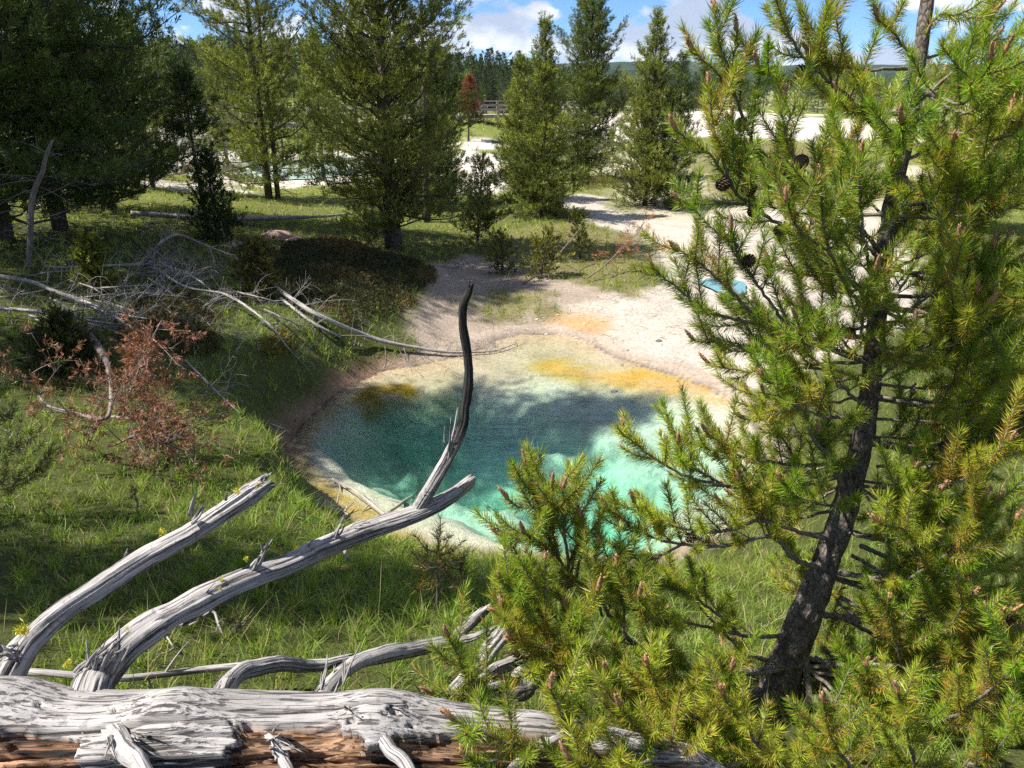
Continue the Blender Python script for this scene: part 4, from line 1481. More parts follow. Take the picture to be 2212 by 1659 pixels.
def conifer_mb(H, R, clear=.1, lean=(0, 0), dens=1.0, tone=(.095, .122, .026), nb=18, leaf=.13, wid=.0175, trunk_r=None, shape=.8, droop=0, dead=10, gap=.0,
               top_sparse=0., yellow=.3, low_side=None, twin=False, step=.085):
    tr, cr = MB(), MB()
    up = np.array([0, 0, 1.0])
    z = np.linspace(0, 1, 16)
    wob = .012 * H
    sd = RNG.uniform(0, 99)
    ax = np.stack([lean[0] * H * z + wob * fbm(z * 2 + sd, z * 0), lean[1] * H * z + wob * fbm(z * 2 + sd, z * 0 + 7), H * z - .08 * (z == 0)], 1)
    r0 = trunk_r or (.0105 * H + .02)
    tube(tr, ax, r0 * (1 - z) ** .85 + .008, 10, rough=.15, rfreq=5, seed=sd)
    if twin:
        tube(tr, ax + np.stack([.32 + .5 * z, .1 - .2 * z, z * 0], 1) * (1 - .75 * z)[:, None], .7 * r0 * (1 - z) ** .85 + .006, 9, rough=.15, rfreq=5, seed=sd + 4)
    O, D, C = [], [], []
    n = int(H * 17 * dens)
    ang = RNG.uniform(0, 6)
    for i in range(n):
        t = (i + RNG.uniform()) / n
        h = clear + (1 - clear) * t ** 1.05
        ang += 2.39996 + RNG.normal() * .5
        prof = (1 - t) ** shape * sstep(-.35, .22, t) + .05
        L = R * prof * RNG.uniform(.35, 1.25) * (1 + .22 * sin(i * 2 * pi / max(5., n / (H * 2.2))))
        if low_side is not None:
            L *= 1 + low_side * cos(ang) * (1 - t)
        if RNG.uniform() < gap:
            continue
        o = np.array([np.interp(h, z, ax[:, k]) for k in range(3)])
        el = radians(-6 - droop + 58 * t + RNG.normal() * 15)
        hd = np.array([cos(ang), sin(ang), 0])
        q = np.linspace(0, 1, 6)
        P = o + hd * (q * L * cos(el))[:, None] + up * (q * L * sin(el) + L * .26 * q ** 2.2)[:, None]
        P[1:] += RNG.normal(size=(5, 3)) * .03 * L
        tube(tr, P, np.linspace(.006 + .012 * L, .003, 6), 5, cap=False, seed=i)
        m = max(2, int(L / step))
        side = np.cross(hd, up)
        tn = np.array(tone) * RNG.uniform(.68, 1.3) * (1 + yellow * max(0, RNG.normal()) * np.array([1.0, .75, .1]))
        for j in range(m):
            s = 1 - (j + RNG.uniform()) / m * (.82 if t < .8 else .95)
            if top_sparse and t > .6 and RNG.uniform() < top_sparse:
                continue
            c = np.array([np.interp(s, q, P[:, k]) for k in range(3)])
            for w in (RNG.uniform(-1, 0), RNG.uniform(0, 1)):
                lat = w * .42 * L * (1.12 - s) + w * .06
                O.append(c + side * lat + hd * RNG.normal() * .04 + up * (abs(lat) * .3 + RNG.normal() * .075))
                D.append(hd * .5 + side * w * .6 + up * RNG.uniform(.35, 1.3) + RNG.normal(size=3) * .15)
                C.append(tn * RNG.uniform(.75, 1.3))
    for i in range(dead):                                       # bare lower limbs
        ang = RNG.uniform(0, 2 * pi)
        h = RNG.uniform(.03, clear + .25)
        L = R * RNG.uniform(.3, .85)
        hd = np.array([cos(ang), sin(ang), 0])
        o = np.array([np.interp(h, z, ax[:, k]) for k in range(3)])
        q = np.linspace(0, 1, 5)
        P = o + hd * (q * L)[:, None] + up * (-.25 * L * q + .12 * L * q ** 3)[:, None] + RNG.normal(size=(5, 3)) * .035 * L
        tube(tr, P, np.linspace(.012, .004, 5), 5, cap=False, C=(.5, .5, .5))
        for e in range(3):
            a = P[RNG.integers(1, 5)]
            d = nrm(hd + RNG.normal(size=3) * .6 - up * .3)
            tube(tr, np.array([a, a + d * L * .15, a + d * L * .3 - up * .05 * L]), [.006, .004, .002], 4, cap=False)
    D = nrm(np.array(D))
    tufts(cr, np.array(O), D, nb, leaf, wid, np.array(C), (12, 62))
    q = np.linspace(.93, 1.0, 10)                               # the leader
    O = np.stack([np.interp(q, z, ax[:, k]) for k in range(3)], 1)
    tufts(cr, O, np.tile(nrm(np.array([lean[0], lean[1], 1.0])), (10, 1)), 12, leaf * .8, wid * .8, np.tile(np.array(tone), (10, 1)), (10, 45))
    return tr, cr


def plant_conifer(name, u, v, label, group, H=None, vtop=None, base=None, **kw):
    b = hit(u, v) if base is None else np.array(base, float)
    if H is None:
        H = at(u, vtop + 12, b[1])[2] - b[2]
    R = kw.pop('wpx') / F * fwd(b) if 'wpx' in kw else kw.pop('R')
    tr, cr = conifer_mb(H, R * (1.28 if H > 3 else 1.0), **kw)
    t = thing(name, b, label, 'tree' if H > 1.6 else 'sapling', group)
    for mb, nm, mt in ((tr, 'trunk', M_BARKFAR), (cr, 'crown', M_FOLIAGE)):
        o = mb.build(nm, mt)
        o.parent = t
    return t


DARK = (.070, .100, .022)
OLIVE = (.150, .175, .034)
GT = 'pines around the spring'
plant_conifer('pine_tree', 18, 520, 'dark tall pine at the far left edge of the picture', GT, H=13.5, R=2.2, clear=.03, tone=DARK, dens=1.35, dead=46, shape=.6)
plant_conifer('pine_tree', 128, 498, 'tall dark pine at left with bare lower limbs, next to the leaning grey snag', GT, H=13, R=2.2, clear=.05, tone=DARK, dens=1.35, dead=46, shape=.55)
plant_conifer('pine_tree', 232, 452, 'dark pine behind the left end of the level grey log', GT, H=12.5, R=2.3, clear=.03, tone=DARK, dens=1.35, dead=40, shape=.6)
plant_conifer('pine_tree', 330, 405, 'greener pine at left standing in front of the broken boardwalk corner', GT, vtop=25, R=1.7, clear=.08, tone=OLIVE, dens=1.1, dead=12, shape=.7)
plant_conifer('pine_tree', 578, 430, 'tall airy olive pine with a double trunk, left of centre', GT, H=11.5, R=2.1, clear=.05, tone=OLIVE, dens=1.05, gap=.12, twin=True, dead=40, shape=.62)
plant_conifer('pine_tree', 849, 538, 'biggest broad pine with a thick dark trunk, in the middle of the meadow', GT, H=9.6, R=1.95, clear=.05, tone=(.135, .155, .032), dens=1.6, trunk_r=.23, dead=44, shape=.6, top_sparse=.2)
plant_conifer('pine_tree', 950, 455, 'dark bushy pine half hidden behind the biggest pine', GT, vtop=95, R=1.15, clear=.02, tone=DARK, dens=1.71, shape=.55)
plant_conifer('pine_tree', 925, 480, 'thin nearly bare pine with cones beside the top of the biggest pine', GT, H=9.2, R=1.0, clear=.55, tone=(.07, .085, .025), dens=.6, gap=.35, dead=20)
plant_conifer('pine_tree', 1172, 470, 'pointed dense green pine with a thin spire, right of the biggest pine', GT, vtop=38, R=1.45, clear=.03, tone=(.135, .160, .032), dens=1.9, shape=1.15, dead=6)
plant_conifer('pine_tree', 1122, 435, 'shorter bright green pine tucked against the left side of the spired pine', GT, vtop=116, R=1.0, clear=.02, tone=OLIVE, dens=1.9, shape=.8, dead=4)
plant_conifer('pine_tree', 1268, 388, 'tallest pine of the right middle group, its top cut by the upper edge', GT, H=9.3, R=1.65, clear=.05, tone=(.105, .135, .03), dens=1.7, shape=.62, dead=10)
plant_conifer('pine_tree', 1395, 445, 'conical yellow-green pine with a sharp top, left of the close pine', GT, vtop=20, R=1.5, clear=.01, tone=OLIVE, dens=1.9, shape=1.0, dead=6)
plant_conifer('pine_tree', 1452, 452, 'narrow dark pine behind the right side of the conical pine', GT, vtop=112, R=.75, clear=.02, tone=DARK, dens=1.3, shape=.7)
plant_conifer('pine_tree', 1785, 330, 'small lone green pine on the white flat behind the close pine', GT, vtop=232, R=.8, clear=.02, tone=OLIVE, dens=1.5, shape=.7, dead=0)
plant_conifer('pine_tree', 700, 375, 'middle pine by the milky pool, between the double trunk and the biggest pine', GT, vtop=48, R=1.5, clear=.06, tone=OLIVE, dens=1.1, shape=.7)
plant_conifer('pine_tree', 490, 352, 'olive pine behind the double-trunked pine on its left', GT, vtop=70, R=1.8, clear=.06, tone=OLIVE, dens=1.0, shape=.8)
plant_conifer('pine_tree', 2075, 500, 'green pine behind the right edge of the close pine', GT, vtop=100, R=1.6, clear=.05, tone=OLIVE, dens=1.3, shape=.7)
plant_conifer('pine_tree', 2190, 430, 'pine at the extreme right edge behind the close needles', GT, vtop=60, R=1.8, clear=.05, tone=OLIVE, dens=1.2, shape=.7)
plant_conifer('pine_tree', 0, 0, 'tall pine beyond the left edge whose long shade lies across the spring', GT, base=(-9.6, 8.95, 1.3), H=15.5, R=1.55, clear=.26, tone=DARK, dens=1.0, shape=.5, dead=20)
plant_conifer('pine_tree', 0, 0, 'pine beyond the left edge whose shade falls over the deadfall', GT, base=(-13.4, 11.6, 1.8), H=13.5, R=1.6, clear=.2, tone=DARK, dens=.9, shape=.5, gap=.2)
plant_conifer('pine_tree', 0, 0, 'young pine beyond the left edge whose shade crosses the near grass', GT, base=(-5.6, 2.95, 1.8), H=8.6, R=1.0, clear=.08, tone=DARK, dens=1.3, shape=.45)
GS = 'young pines in the grass'
plant_conifer('pine_sapling', 470, 520, 'slim dark young pine in front of the level grey log', GS, vtop=325, R=.62, clear=.02, tone=(.045, .068, .018), dens=3.0, shape=.5, dead=8, leaf=.08)
plant_conifer('pine_sapling', 448, 505, 'leaning lanky young pine with a tufted top beside the slim dark one', GS, vtop=150, R=.55, clear=.62, tone=(.045, .068, .018), dens=1.0, gap=.3, lean=(-.02, 0), dead=12)
plant_conifer('pine_sapling', 1030, 525, 'leaning open young pine with a bare tip between the biggest and the spired pine', GS, vtop=330, R=.75, clear=.08, lean=(.09, 0), tone=(.085, .100, .024), dens=1.7, top_sparse=.5, dead=8)
plant_conifer('pine_sapling', 1085, 590, 'bushy little pine on the far bank, left of the rusty branch', GS, vtop=500, R=.42, clear=.02, tone=(.13, .14, .03), dens=2.2, shape=.5, dead=4, leaf=.07)
plant_conifer('pine_sapling', 1165, 600, 'yellowish little pine on the far bank with dead twigs beside it', GS, vtop=490, R=.5, clear=.05, tone=(.14, .145, .032), dens=2.4, shape=.5, lean=(.18, 0), dead=10, leaf=.07)
plant_conifer('pine_sapling', 1255, 560, 'thin little pine leaning right on the far bank', GS, vtop=450, R=.3, clear=.1, tone=(.12, .14, .03), dens=2.2, shape=.5, lean=(-.15, 0), dead=6, leaf=.07)
plant_conifer('pine_sapling', 212, 640, 'yellow-green spindly seedling rising from the deadfall at left', GS, vtop=512, R=.26, clear=.1, tone=(.13, .15, .025), dens=6, shape=.4, dead=6, leaf=.06, step=.06)
plant_conifer('pine_sapling', 560, 640, 'brownish young pine growing over the arched dead branch', GS, vtop=520, R=.5, clear=.05, tone=(.10, .09, .022), dens=4, shape=.4, dead=8, leaf=.07)
plant_conifer('pine_sapling', 146, 805, 'dense dark young conifer beside the reddish dead branches', GS, vtop=690, R=.45, clear=.0, tone=(.05, .062, .018), dens=7, shape=.6, dead=0, leaf=.06, step=.07)


# saplings close enough to show single needles
def near_sapling(u, v, D, H, label, tone, tips, spread_r, lean=(0, 0), old=.1):
    b = at(u, v, D)
    b[2] = land(b[0], b[1])
    t = thing('pine_sapling', b, label, 'sapling', GS)
    z = np.linspace(0, 1, 9)
    ax = b + np.stack([lean[0] * z * H, lean[1] * z * H, z * H], 1) + .01 * RNG.normal(size=(9, 3)) * z[:, None]
    st, nd = MB(), MB()
    tube(st, ax, (.004 + .008 * H) * (1 - z) + .003, 8)
    up = np.array([0, 0, 1.0])
    for i in range(tips):
        h = RNG.uniform(.12, .95)
        o = np.array([np.interp(h, z, ax[:, k]) for k in range(3)])
        a = RNG.uniform(0, 2 * pi)
        L = spread_r * (1 - .75 * h) * RNG.uniform(.6, 1.1)
        hd = np.array([cos(a), sin(a), .25])
        P = spline(np.array([o, o + hd * L * .6, o + hd * L + up * L * .35]), n=8)
        tube(st, P, np.linspace(.005, .002, 8), 6)
        brush(nd, P[2:], 620, .05, np.array(tone) * RNG.uniform(.8, 1.2), old, .0026)
        if L > .2:
            for w in (-1, 1):
                q = P[4]
                d = nrm(hd + np.cross(hd, up) * w * .8 + up * .3)
                Q = np.array([q, q + d * L * .25, q + d * L * .45 + up * .03])
                brush(nd, Q, 620, .048, np.array(tone) * RNG.uniform(.8, 1.2), old, .0026)
    brush(nd, ax[-4:], 700, .05, np.array(tone), old, .0026, (20, 50))
    for mb, nm, mt in ((st, 'trunk', M_TWIG), (nd, 'needles', M_NEEDLE)):
        o = mb.build(nm, mt, loc=b)
        o.parent = t
        o.location = (0, 0, 0)


near_sapling(15, 1235, 4.7, 1.25, 'dark bushy pine sapling at the left edge above the grey limb', (.045, .068, .016), 46, .55)
near_sapling(310, 1165, 5.0, .22, 'tiny dark pine seedling in the grass behind the left grey limb', (.05, .075, .016), 8, .10)
near_sapling(945, 1330, 3.5, .50, 'small shaded pine sapling in the grass left of the close pine', (.085, .095, .02), 22, .26, (.06, 0), .25)
near_sapling(505, 1345, 3.0, .16, 'short shaded seedling low in the grass under the middle grey limb', (.06, .07, .02), 8, .10)
near_sapling(1000, 1300, 3.7, .30, 'olive seedling close to the shaded sapling in the near grass', (.10, .105, .022), 12, .18, (0, 0), .2)


# the reddish dead young pine beyond the meadow
def dead_red_pine():
    b = hit(1012, 305)
    H = at(1020, 166, b[1])[2] - b[2]
    tr, cr = conifer_mb(H, .85, clear=.36, tone=(.20, .075, .038), dens=1.6, nb=18, shape=.75, lean=(.03, 0), yellow=0., dead=36)
    t = thing('dead_pine', b, 'rust-red dead pine standing in front of the boardwalk', 'tree')
    tr.build('trunk', M_BARKFAR).parent = t
    cr.build('crown', M_FOLIAGE).parent = t


dead_red_pine()


# ------------------------------------------------------------------ low shrubs
def shrub(name, pix, label, tone, tone2, n, mound, leaf=.075, share2=.35, group='low shrubs'):
    poly = zone(pix)
    q = np.array(poly)
    lo, hi = q.min(0), q.max(0)
    pts = RNG.uniform(lo, hi, (n * 3, 2))
    s = psdf(poly, pts[:, 0], pts[:, 1]) + .25 * fbm(pts[:, 0] * 1.5, pts[:, 1] * 1.5)
    pts, s = pts[s < 0][:n], s[s < 0][:n]
    c = q.mean(0)
    base = np.array([c[0], c[1], float(land(c[0], c[1]))])
    h = mound * sstep(0, .9, -s) * (.65 + .5 * fbm(pts[:, 0] * 1.3, pts[:, 1] * 1.3, o=3)) * RNG.uniform(.55, 1.05, len(pts))
    O = np.c_[pts, land(pts[:, 0], pts[:, 1]) + h]
    D = np.stack([RNG.normal(size=len(pts)) * .7, RNG.normal(size=len(pts)) * .7, np.full(len(pts), .8)], 1)
    m = sstep(-.1, .35, fbm(pts[:, 0] * 1.1 + 4, pts[:, 1] * 1.1, o=3))[:, None] * share2 * 2
    C = np.array(tone) * (1 - np.clip(m, 0, 1)) + np.array(tone2) * np.clip(m, 0, 1)
    mb = MB()
    tufts(mb, O, nrm(D), 11, leaf, leaf * .17, C * RNG.uniform(.7, 1.3, (len(pts), 1)), (10, 70))
    o = mb.build(name, M_FOLIAGE, loc=base)
    return tag(o, label, 'shrub', group)


shrub('juniper_shrub', [(570, 560), (600, 528), (690, 518), (770, 525), (860, 560), (935, 583), (938, 612), (895, 655), (830, 690), (740, 700), (650, 668), (575, 610)],
      'broad dark creeping juniper mat in shade above the far left bank', (.055, .056, .02), (.16, .105, .036), 5600, .32)
shrub('juniper_shrub', [(255, 690), (300, 650), (400, 640), (470, 690), (480, 760), (420, 790), (330, 760), (270, 740)],
      'olive brown juniper patch beneath the reddish dead branches', (.085, .075, .022), (.12, .085, .03), 2000, .35)
shrub('juniper_shrub', [(60, 755), (120, 700), (210, 720), (240, 800), (200, 850), (90, 830)],
      'dark low shrub at left under the fallen black trunk', (.055, .055, .018), (.10, .08, .025), 1400, .4)
shrub('juniper_shrub', [(1245, 400), (1300, 383), (1345, 386), (1340, 402), (1270, 412)],
      'brownish low shrub between the two right middle pines', (.12, .11, .03), (.17, .11, .04), 700, .5)
shrub('juniper_shrub', [(345, 385), (400, 360), (520, 365), (530, 395), (400, 400)],
      'dark rusty shrub on the near shore of the left milky pool', (.08, .07, .025), (.14, .08, .03), 1200, .7, .10)
shrub('juniper_shrub', [(560, 730), (620, 715), (640, 760), (590, 790), (555, 770)],
      'yellowish mossy tuft on the left bank edge above the spring', (.17, .14, .03), (.25, .17, .03), 500, .14, .05)


# ------------------------------------------------------------------ dead wood lying about
def stick(name, path, label, cat='dead branch', group=None, nbr=0, brl=(.3, .8), mat=None, curl=1.0, K=9, needles=None, part='trunk', seed=0, tone=(.5, .5, .5), sub=4, up=.5, crack=.15, brw=.0048):
    """a dead trunk or branch along (u, v, lift, width px); nbr bare side branches that curl and fork"""
    pts = []
    for u, v, lift, w in path:
        p = hit(u, v, lift)
        pts.append((*p, .34 * w * fwd(p) / F))
    S = spline(np.array(pts), step=.06)
    b = S[len(S) // 2, :3].copy()
    b[2] = float(land(b[0], b[1]))
    t = thing(name, b, label, cat, group)
    mb = MB()
    tube(mb, S[:, :3], S[:, 3], K, C=tone, rough=.12, rfreq=4, seed=seed + 1, crack=crack, jag=.04)
    o = mb.build(part, mat or M_STICK, loc=b)
    o.parent = t
    o.location = (0, 0, 0)
    T, A, B = frames(S[:, :3])
    Z = np.array([0, 0, 1.0])
    for i in range(int(nbr * 1.35)):
        k = RNG.integers(int(len(S) * .15), len(S))
        th = RNG.uniform(0, 2 * pi)
        d = nrm(A[k] * cos(th) + B[k] * sin(th) + T[k] * RNG.uniform(.1, .8) + Z * up * RNG.uniform(.2, 1))
        L = RNG.uniform(*brl)
        m = MB()
        nd = MB()
        cv = nrm(RNG.normal(size=3) + Z * .4) * curl
        q = np.linspace(0, 1, 10)
        P = S[k, :3] + d * (q * L)[:, None] + cv * (.32 * L * q ** 2)[:, None] - Z * (.18 * L * curl * q ** 3)[:, None]
        g = land(P[:, 0], P[:, 1]) + .015
        P[:, 2] = np.maximum(P[:, 2], g)
        tube(m, P, np.linspace(brw, brw * .35, 10), 6, C=tone, seed=i)
        for e in range(sub):
            j = RNG.integers(3, 9)
            d2 = nrm(d * .6 + RNG.normal(size=3) * .75)
            l2 = L * RNG.uniform(.2, .5)
            c2 = RNG.normal(size=3) * .35 * l2
            Q = P[j] + d2 * (q[:6] / q[5] * l2)[:, None] + c2 * ((q[:6] / q[5]) ** 2)[:, None]
            Q[:, 2] = np.maximum(Q[:, 2], land(Q[:, 0], Q[:, 1]) + .015)
            tube(m, Q, np.linspace(brw * .6, brw * .25, 6), 5, C=tone)
            if needles is not None and RNG.uniform() < .6:
                n = 4
                O = Q[-1] + RNG.normal(size=(n, 3)) * .03
                tufts(nd, O, nrm(d2 + RNG.normal(size=(n, 3)) * .5), 9, .055, .009, np.array(needles) * RNG.uniform(.6, 1.3, (n, 1)), (10, 60))
        c = m.build('branch', mat or M_STICK, loc=P[0])
        c.parent = t
        c.location = P[0] - b
        if nd.n:
            e = nd.build('needles', M_FOLIAGE, loc=P[0])
            e.parent = c
            e.location = (0, 0, 0)
    return t


GD = 'dead wood on the left bank'
DK = (.16, .15, .15)
stick('fallen_tree', [(585, 612, .22, 12), (640, 652, .2, 16), (694, 684, .2, 16), (790, 725, .18, 14), (850, 742, .14, 13), (906, 752, .10, 11), (960, 760, .08, 9), (1013, 761, .06, 6), (1070, 757, .05, 4), (1114, 742, .06, 2)],
      'slender bare grey tree fallen down the far bank with its tip over the spring', 'fallen tree', GD, 30, (.3, .9), curl=1.3, seed=1)
stick('fallen_tree', [(560, 605, .1, 8), (620, 655, .1, 9), (680, 700, .08, 9), (735, 728, .06, 8)], 'thin grey stem lying beside the slender fallen tree', 'fallen tree', GD, 12, (.25, .6), seed=2)
stick('dead_branch', [(111, 577, .25, 8), (200, 576, .3, 9), (260, 573, .32, 10), (302, 571, .35, 11), (330, 567, .4, 12)], 'level pale branch ending at the forked dark stump of the deadfall', 'dead branch', GD, 10, (.2, .5), seed=3)
stick('dead_branch', [(302, 590, .1, 14), (312, 570, .35, 13), (330, 545, .6, 10), (350, 522, .8, 9), (385, 507, .9, 8), (434, 526, .75, 7), (486, 546, .6, 5), (540, 560, .5, 3)],
      'dark arched dead branch with hanging bare twigs in the deadfall', 'dead branch', GD, 34, (.3, .7), mat=M_STICK, tone=(.36, .35, .35), up=-.6, seed=4)
stick('dead_branch', [(325, 572, .3, 7), (365, 577, .3, 7), (403, 591, .26, 6), (434, 609, .2, 5), (470, 640, .15, 3)], 'thin pale branch curving right from the forked dark stump', 'dead branch', GD, 12, (.25, .6), seed=5)
stick('dead_branch', [(330, 575, .3, 8), (400, 619, .22, 8), (486, 636, .24, 9), (545, 671, .26, 8), (590, 709, .22, 6), (622, 751, .16, 5), (650, 781, .08, 3)],
      'long bare branch curving down to the right across the left slope', 'dead branch', GD, 22, (.3, .7), seed=6)
stick('fallen_tree', [(-20, 594, .12, 14), (63, 608, .16, 14), (118, 629, .14, 13), (177, 650, .1, 14), (236, 678, .1, 12), (306, 720, .08, 9)], 'thick pale grey log sloping in from the left edge of the deadfall', 'fallen tree', GD, 14, (.3, .8), seed=7)
stick('fallen_tree', [(-20, 664, .12, 11), (63, 671, .16, 12), (132, 681, .18, 12), (195, 693, .15, 8), (250, 700, .1, 5)], 'lower pale log at the left edge, crossing the black trunk', 'fallen tree', GD, 10, (.3, .7), seed=8)
stick('fallen_tree', [(63, 681, .05, 8), (110, 694, .06, 8), (163, 722, .04, 6)], 'short bleached pole under the crossing logs at left', 'fallen tree', GD, 3, (.2, .4), seed=9)
stick('fallen_tree', [(120, 672, .3, 18), (160, 690, .36, 26), (195, 728, .4, 27), (222, 765, .42, 24), (236, 800, .45, 15), (240, 840, .4, 10)], 'black fallen trunk with peeling bark leading to the reddish dead branches', 'fallen tree', GD, 6, (.3, .6), mat=M_BARK, seed=10)
stick('dead_branch', [(400, 778, .1, 6), (452, 830, .08, 7), (490, 867, .06, 6), (520, 894, .03, 5)], 'straight thin pole lying down the grass slope towards the spring', 'dead branch', GD, 8, (.2, .6), tone=(.38, .38, .38), seed=11)
stick('dead_branch', [(180, 645, .1, 6), (250, 660, .12, 7), (330, 690, .1, 6), (420, 740, .06, 4)], 'middle bare branch tangled among the deadfall above the reddish branches', 'dead branch', GD, 24, (.3, .8), seed=12, curl=1.5)
stick('dead_branch', [(320, 600, .1, 6), (380, 640, .12, 7), (430, 680, .1, 6), (470, 720, .06, 4)], 'tangle of curled bare twigs right of the forked stump', 'dead branch', GD, 30, (.3, .8), seed=13, curl=1.7)
stick('dead_branch', [(587, 917, .03, 5), (605, 923, .06, 6), (620, 930, .06, 5), (628, 940, .03, 4)], 'short crooked white stick on the bare rim at the left end of the spring', 'stick', GD, 0, seed=14)
stick('fallen_log', [(283, 460, .2, 16), (360, 465, .2, 18), (434, 470, .2, 19), (540, 471, .2, 17), (625, 470, .18, 14), (700, 467, .14, 9), (768, 461, .1, 5)], 'level grey log lying across the sunny grass below the pines', 'fallen log', 'fallen logs', 12, (.15, .35), K=12, sub=1, seed=15)
stick('dead_branch', [(950, 572, .05, 5), (985, 575, .06, 5), (1008, 562, .06, 3)], 'crooked grey stick on the pink soil below the biggest pine', 'stick', None, 4, (.1, .3), seed=17, sub=1)
stick('dead_branch', [(1130, 612, .03, 5), (1160, 595, .1, 5), (1185, 570, .25, 5), (1215, 540, .5, 4), (1260, 485, .9, 3)], 'bare brown branch slanting up among the little pines of the far bank', 'dead branch', None, 12, (.2, .5), tone=(.30, .24, .2), seed=18)
stick('dead_branch', [(1270, 600, .1, 5), (1310, 570, .3, 5), (1345, 535, .5, 4), (1375, 505, .6, 3), (1392, 480, .7, 2)], 'rusty dead pine branch with orange needles beside the white path', 'dead branch', None, 16, (.2, .5), needles=(.36, .14, .05), tone=(.36, .28, .22), seed=19)
stick('dead_branch', [(60, 1450, .12, 20), (150, 1458, .12, 22), (248, 1466, .12, 22), (340, 1458, .12, 22), (430, 1447, .12, 22), (540, 1436, .14, 22), (640, 1432, .15, 20), (770, 1424, .16, 14)],
      'pale slender log in the grass right behind the big grey trunk', 'fallen log', 'fallen logs', 3, (.1, .2), mat=M_DEAD, K=16, sub=0, seed=20)
stick('dead_branch', [(440, 1310, .06, 8), (465, 1325, .08, 9), (472, 1350, .05, 8), (480, 1370, .02, 6)], 'small forked white stick in the shaded grass under the middle limb', 'stick', None, 4, (.06, .14), sub=1, seed=21, brw=.004)
stick('dead_branch', [(342, 1352, .05, 6), (360, 1375, .05, 6), (376, 1400, .03, 5)], 'short grey twig lying in the grass left of the forked white stick', 'stick', None, 1, (.06, .1), sub=0, seed=22, brw=.004)

# dead young pine with rust-brown needles
stick('dead_pine', [(232, 800, .5, 12), (240, 840, .6, 14), (238, 880, .55, 14), (225, 905, .5, 14), (170, 895, .5, 13), (110, 880, .5, 11), (82, 850, .6, 8), (64, 800, .85, 4)],
      'fallen young pine with rust-brown dead needles on the left slope', 'dead tree', GD, 22, (.15, .42), needles=(.22, .105, .065), tone=(.34, .30, .28), seed=23, up=.2)
stick('dead_branch', [(255, 900, .3, 9), (280, 850, .55, 8), (300, 800, .8, 8), (322, 745, 1.1, 6), (350, 690, 1.35, 3)], 'upright rusty branch rising above the fallen brown pine', 'dead branch', GD, 20, (.12, .36), needles=(.25, .11, .065), tone=(.42, .38, .36), seed=24, up=.1)
stick('dead_branch', [(240, 900, .3, 9), (300, 905, .4, 8), (360, 900, .45, 7), (405, 918, .4, 5), (440, 930, .3, 3)], 'rusty branch spreading right from the fallen brown pine', 'dead branch', GD, 24, (.12, .36), needles=(.23, .105, .065), tone=(.42, .38, .36), seed=25, up=.1)
stick('dead_branch', [(250, 960, .3, 7), (300, 940, .4, 7), (350, 955, .4, 6), (400, 975, .3, 4)], 'lowest bare branch hanging from the fallen brown pine above the grass', 'dead branch', GD, 18, (.15, .38), needles=(.22, .105, .065), tone=(.3, .26, .24), seed=26, up=-.2)


for k in range(22):
    u0, v0 = RNG.uniform(60, 600), RNG.uniform(560, 720)
    du, dv = RNG.uniform(60, 170) * RNG.choice([-1, 1]), RNG.uniform(-15, 70)
    stick('dead_branch', [(u0, v0, RNG.uniform(.05, .3), 6), (u0 + du * .5, v0 + dv * .4 + RNG.uniform(-8, 8), RNG.uniform(.1, .4), 5), (u0 + du, v0 + dv, .06, 3)], 'thin bare grey stick tangled in the deadfall on the left slope', 'dead branch',
          'thin sticks of the deadfall', 9, (.2, .6), seed=40 + k, curl=1.2, brw=.005, sub=3, tone=(.42, .41, .40))


def snag():
    b = hit(62, 580)
    pts = [(62, 580, 9), (66, 500, 9), (69, 434, 9), (78, 400, 9), (92, 370, 8), (100, 335, 7), (113, 303, 4)]
    S = spline(np.array([(*at(u, v, b[1]), .5 * w * 1.2 * fwd(b) / F) for u, v, w in pts]), step=.06)
    t = thing('dead_snag', b, 'crooked standing dead snag at left with broken tip and bare twigs', 'dead tree')
    mb = MB()
    tube(mb, S[:, :3], S[:, 3], 9, C=(.33, .30, .28), rough=.15, seed=5)
    mb.build('trunk', M_STICK, loc=b).parent = t
    t.children[0].location = (0, 0, 0)
    for i in range(24):
        k = RNG.integers(8, len(S) - 3)
        d = nrm(np.array([RNG.normal(), RNG.normal() * .6, RNG.uniform(-.3, .5)]))
        L = RNG.uniform(.25, .8)
        m = MB()
        q = np.linspace(0, 1, 7)
        P = S[k, :3] + d * (q * L)[:, None] + RNG.normal(size=3) * .2 * L * (q ** 2)[:, None] - np.array([0, 0, .2 * L]) * (q ** 2)[:, None]
        tube(m, P, np.linspace(.009, .003, 7), 5, C=(.3, .28, .27))
        for e in range(3):
            d2 = nrm(d + RNG.normal(size=3) * .7)
            a = P[RNG.integers(2, 6)]
            tube(m, np.array([a, a + d2 * L * .2, a + d2 * L * .35 - np.array([0, 0, .05])]), [.005, .004, .002], 4, C=(.3, .28, .27))
        o = m.build('branch', M_STICK, loc=S[k, :3])
        o.parent = t
        o.location = S[k, :3] - b


snag()


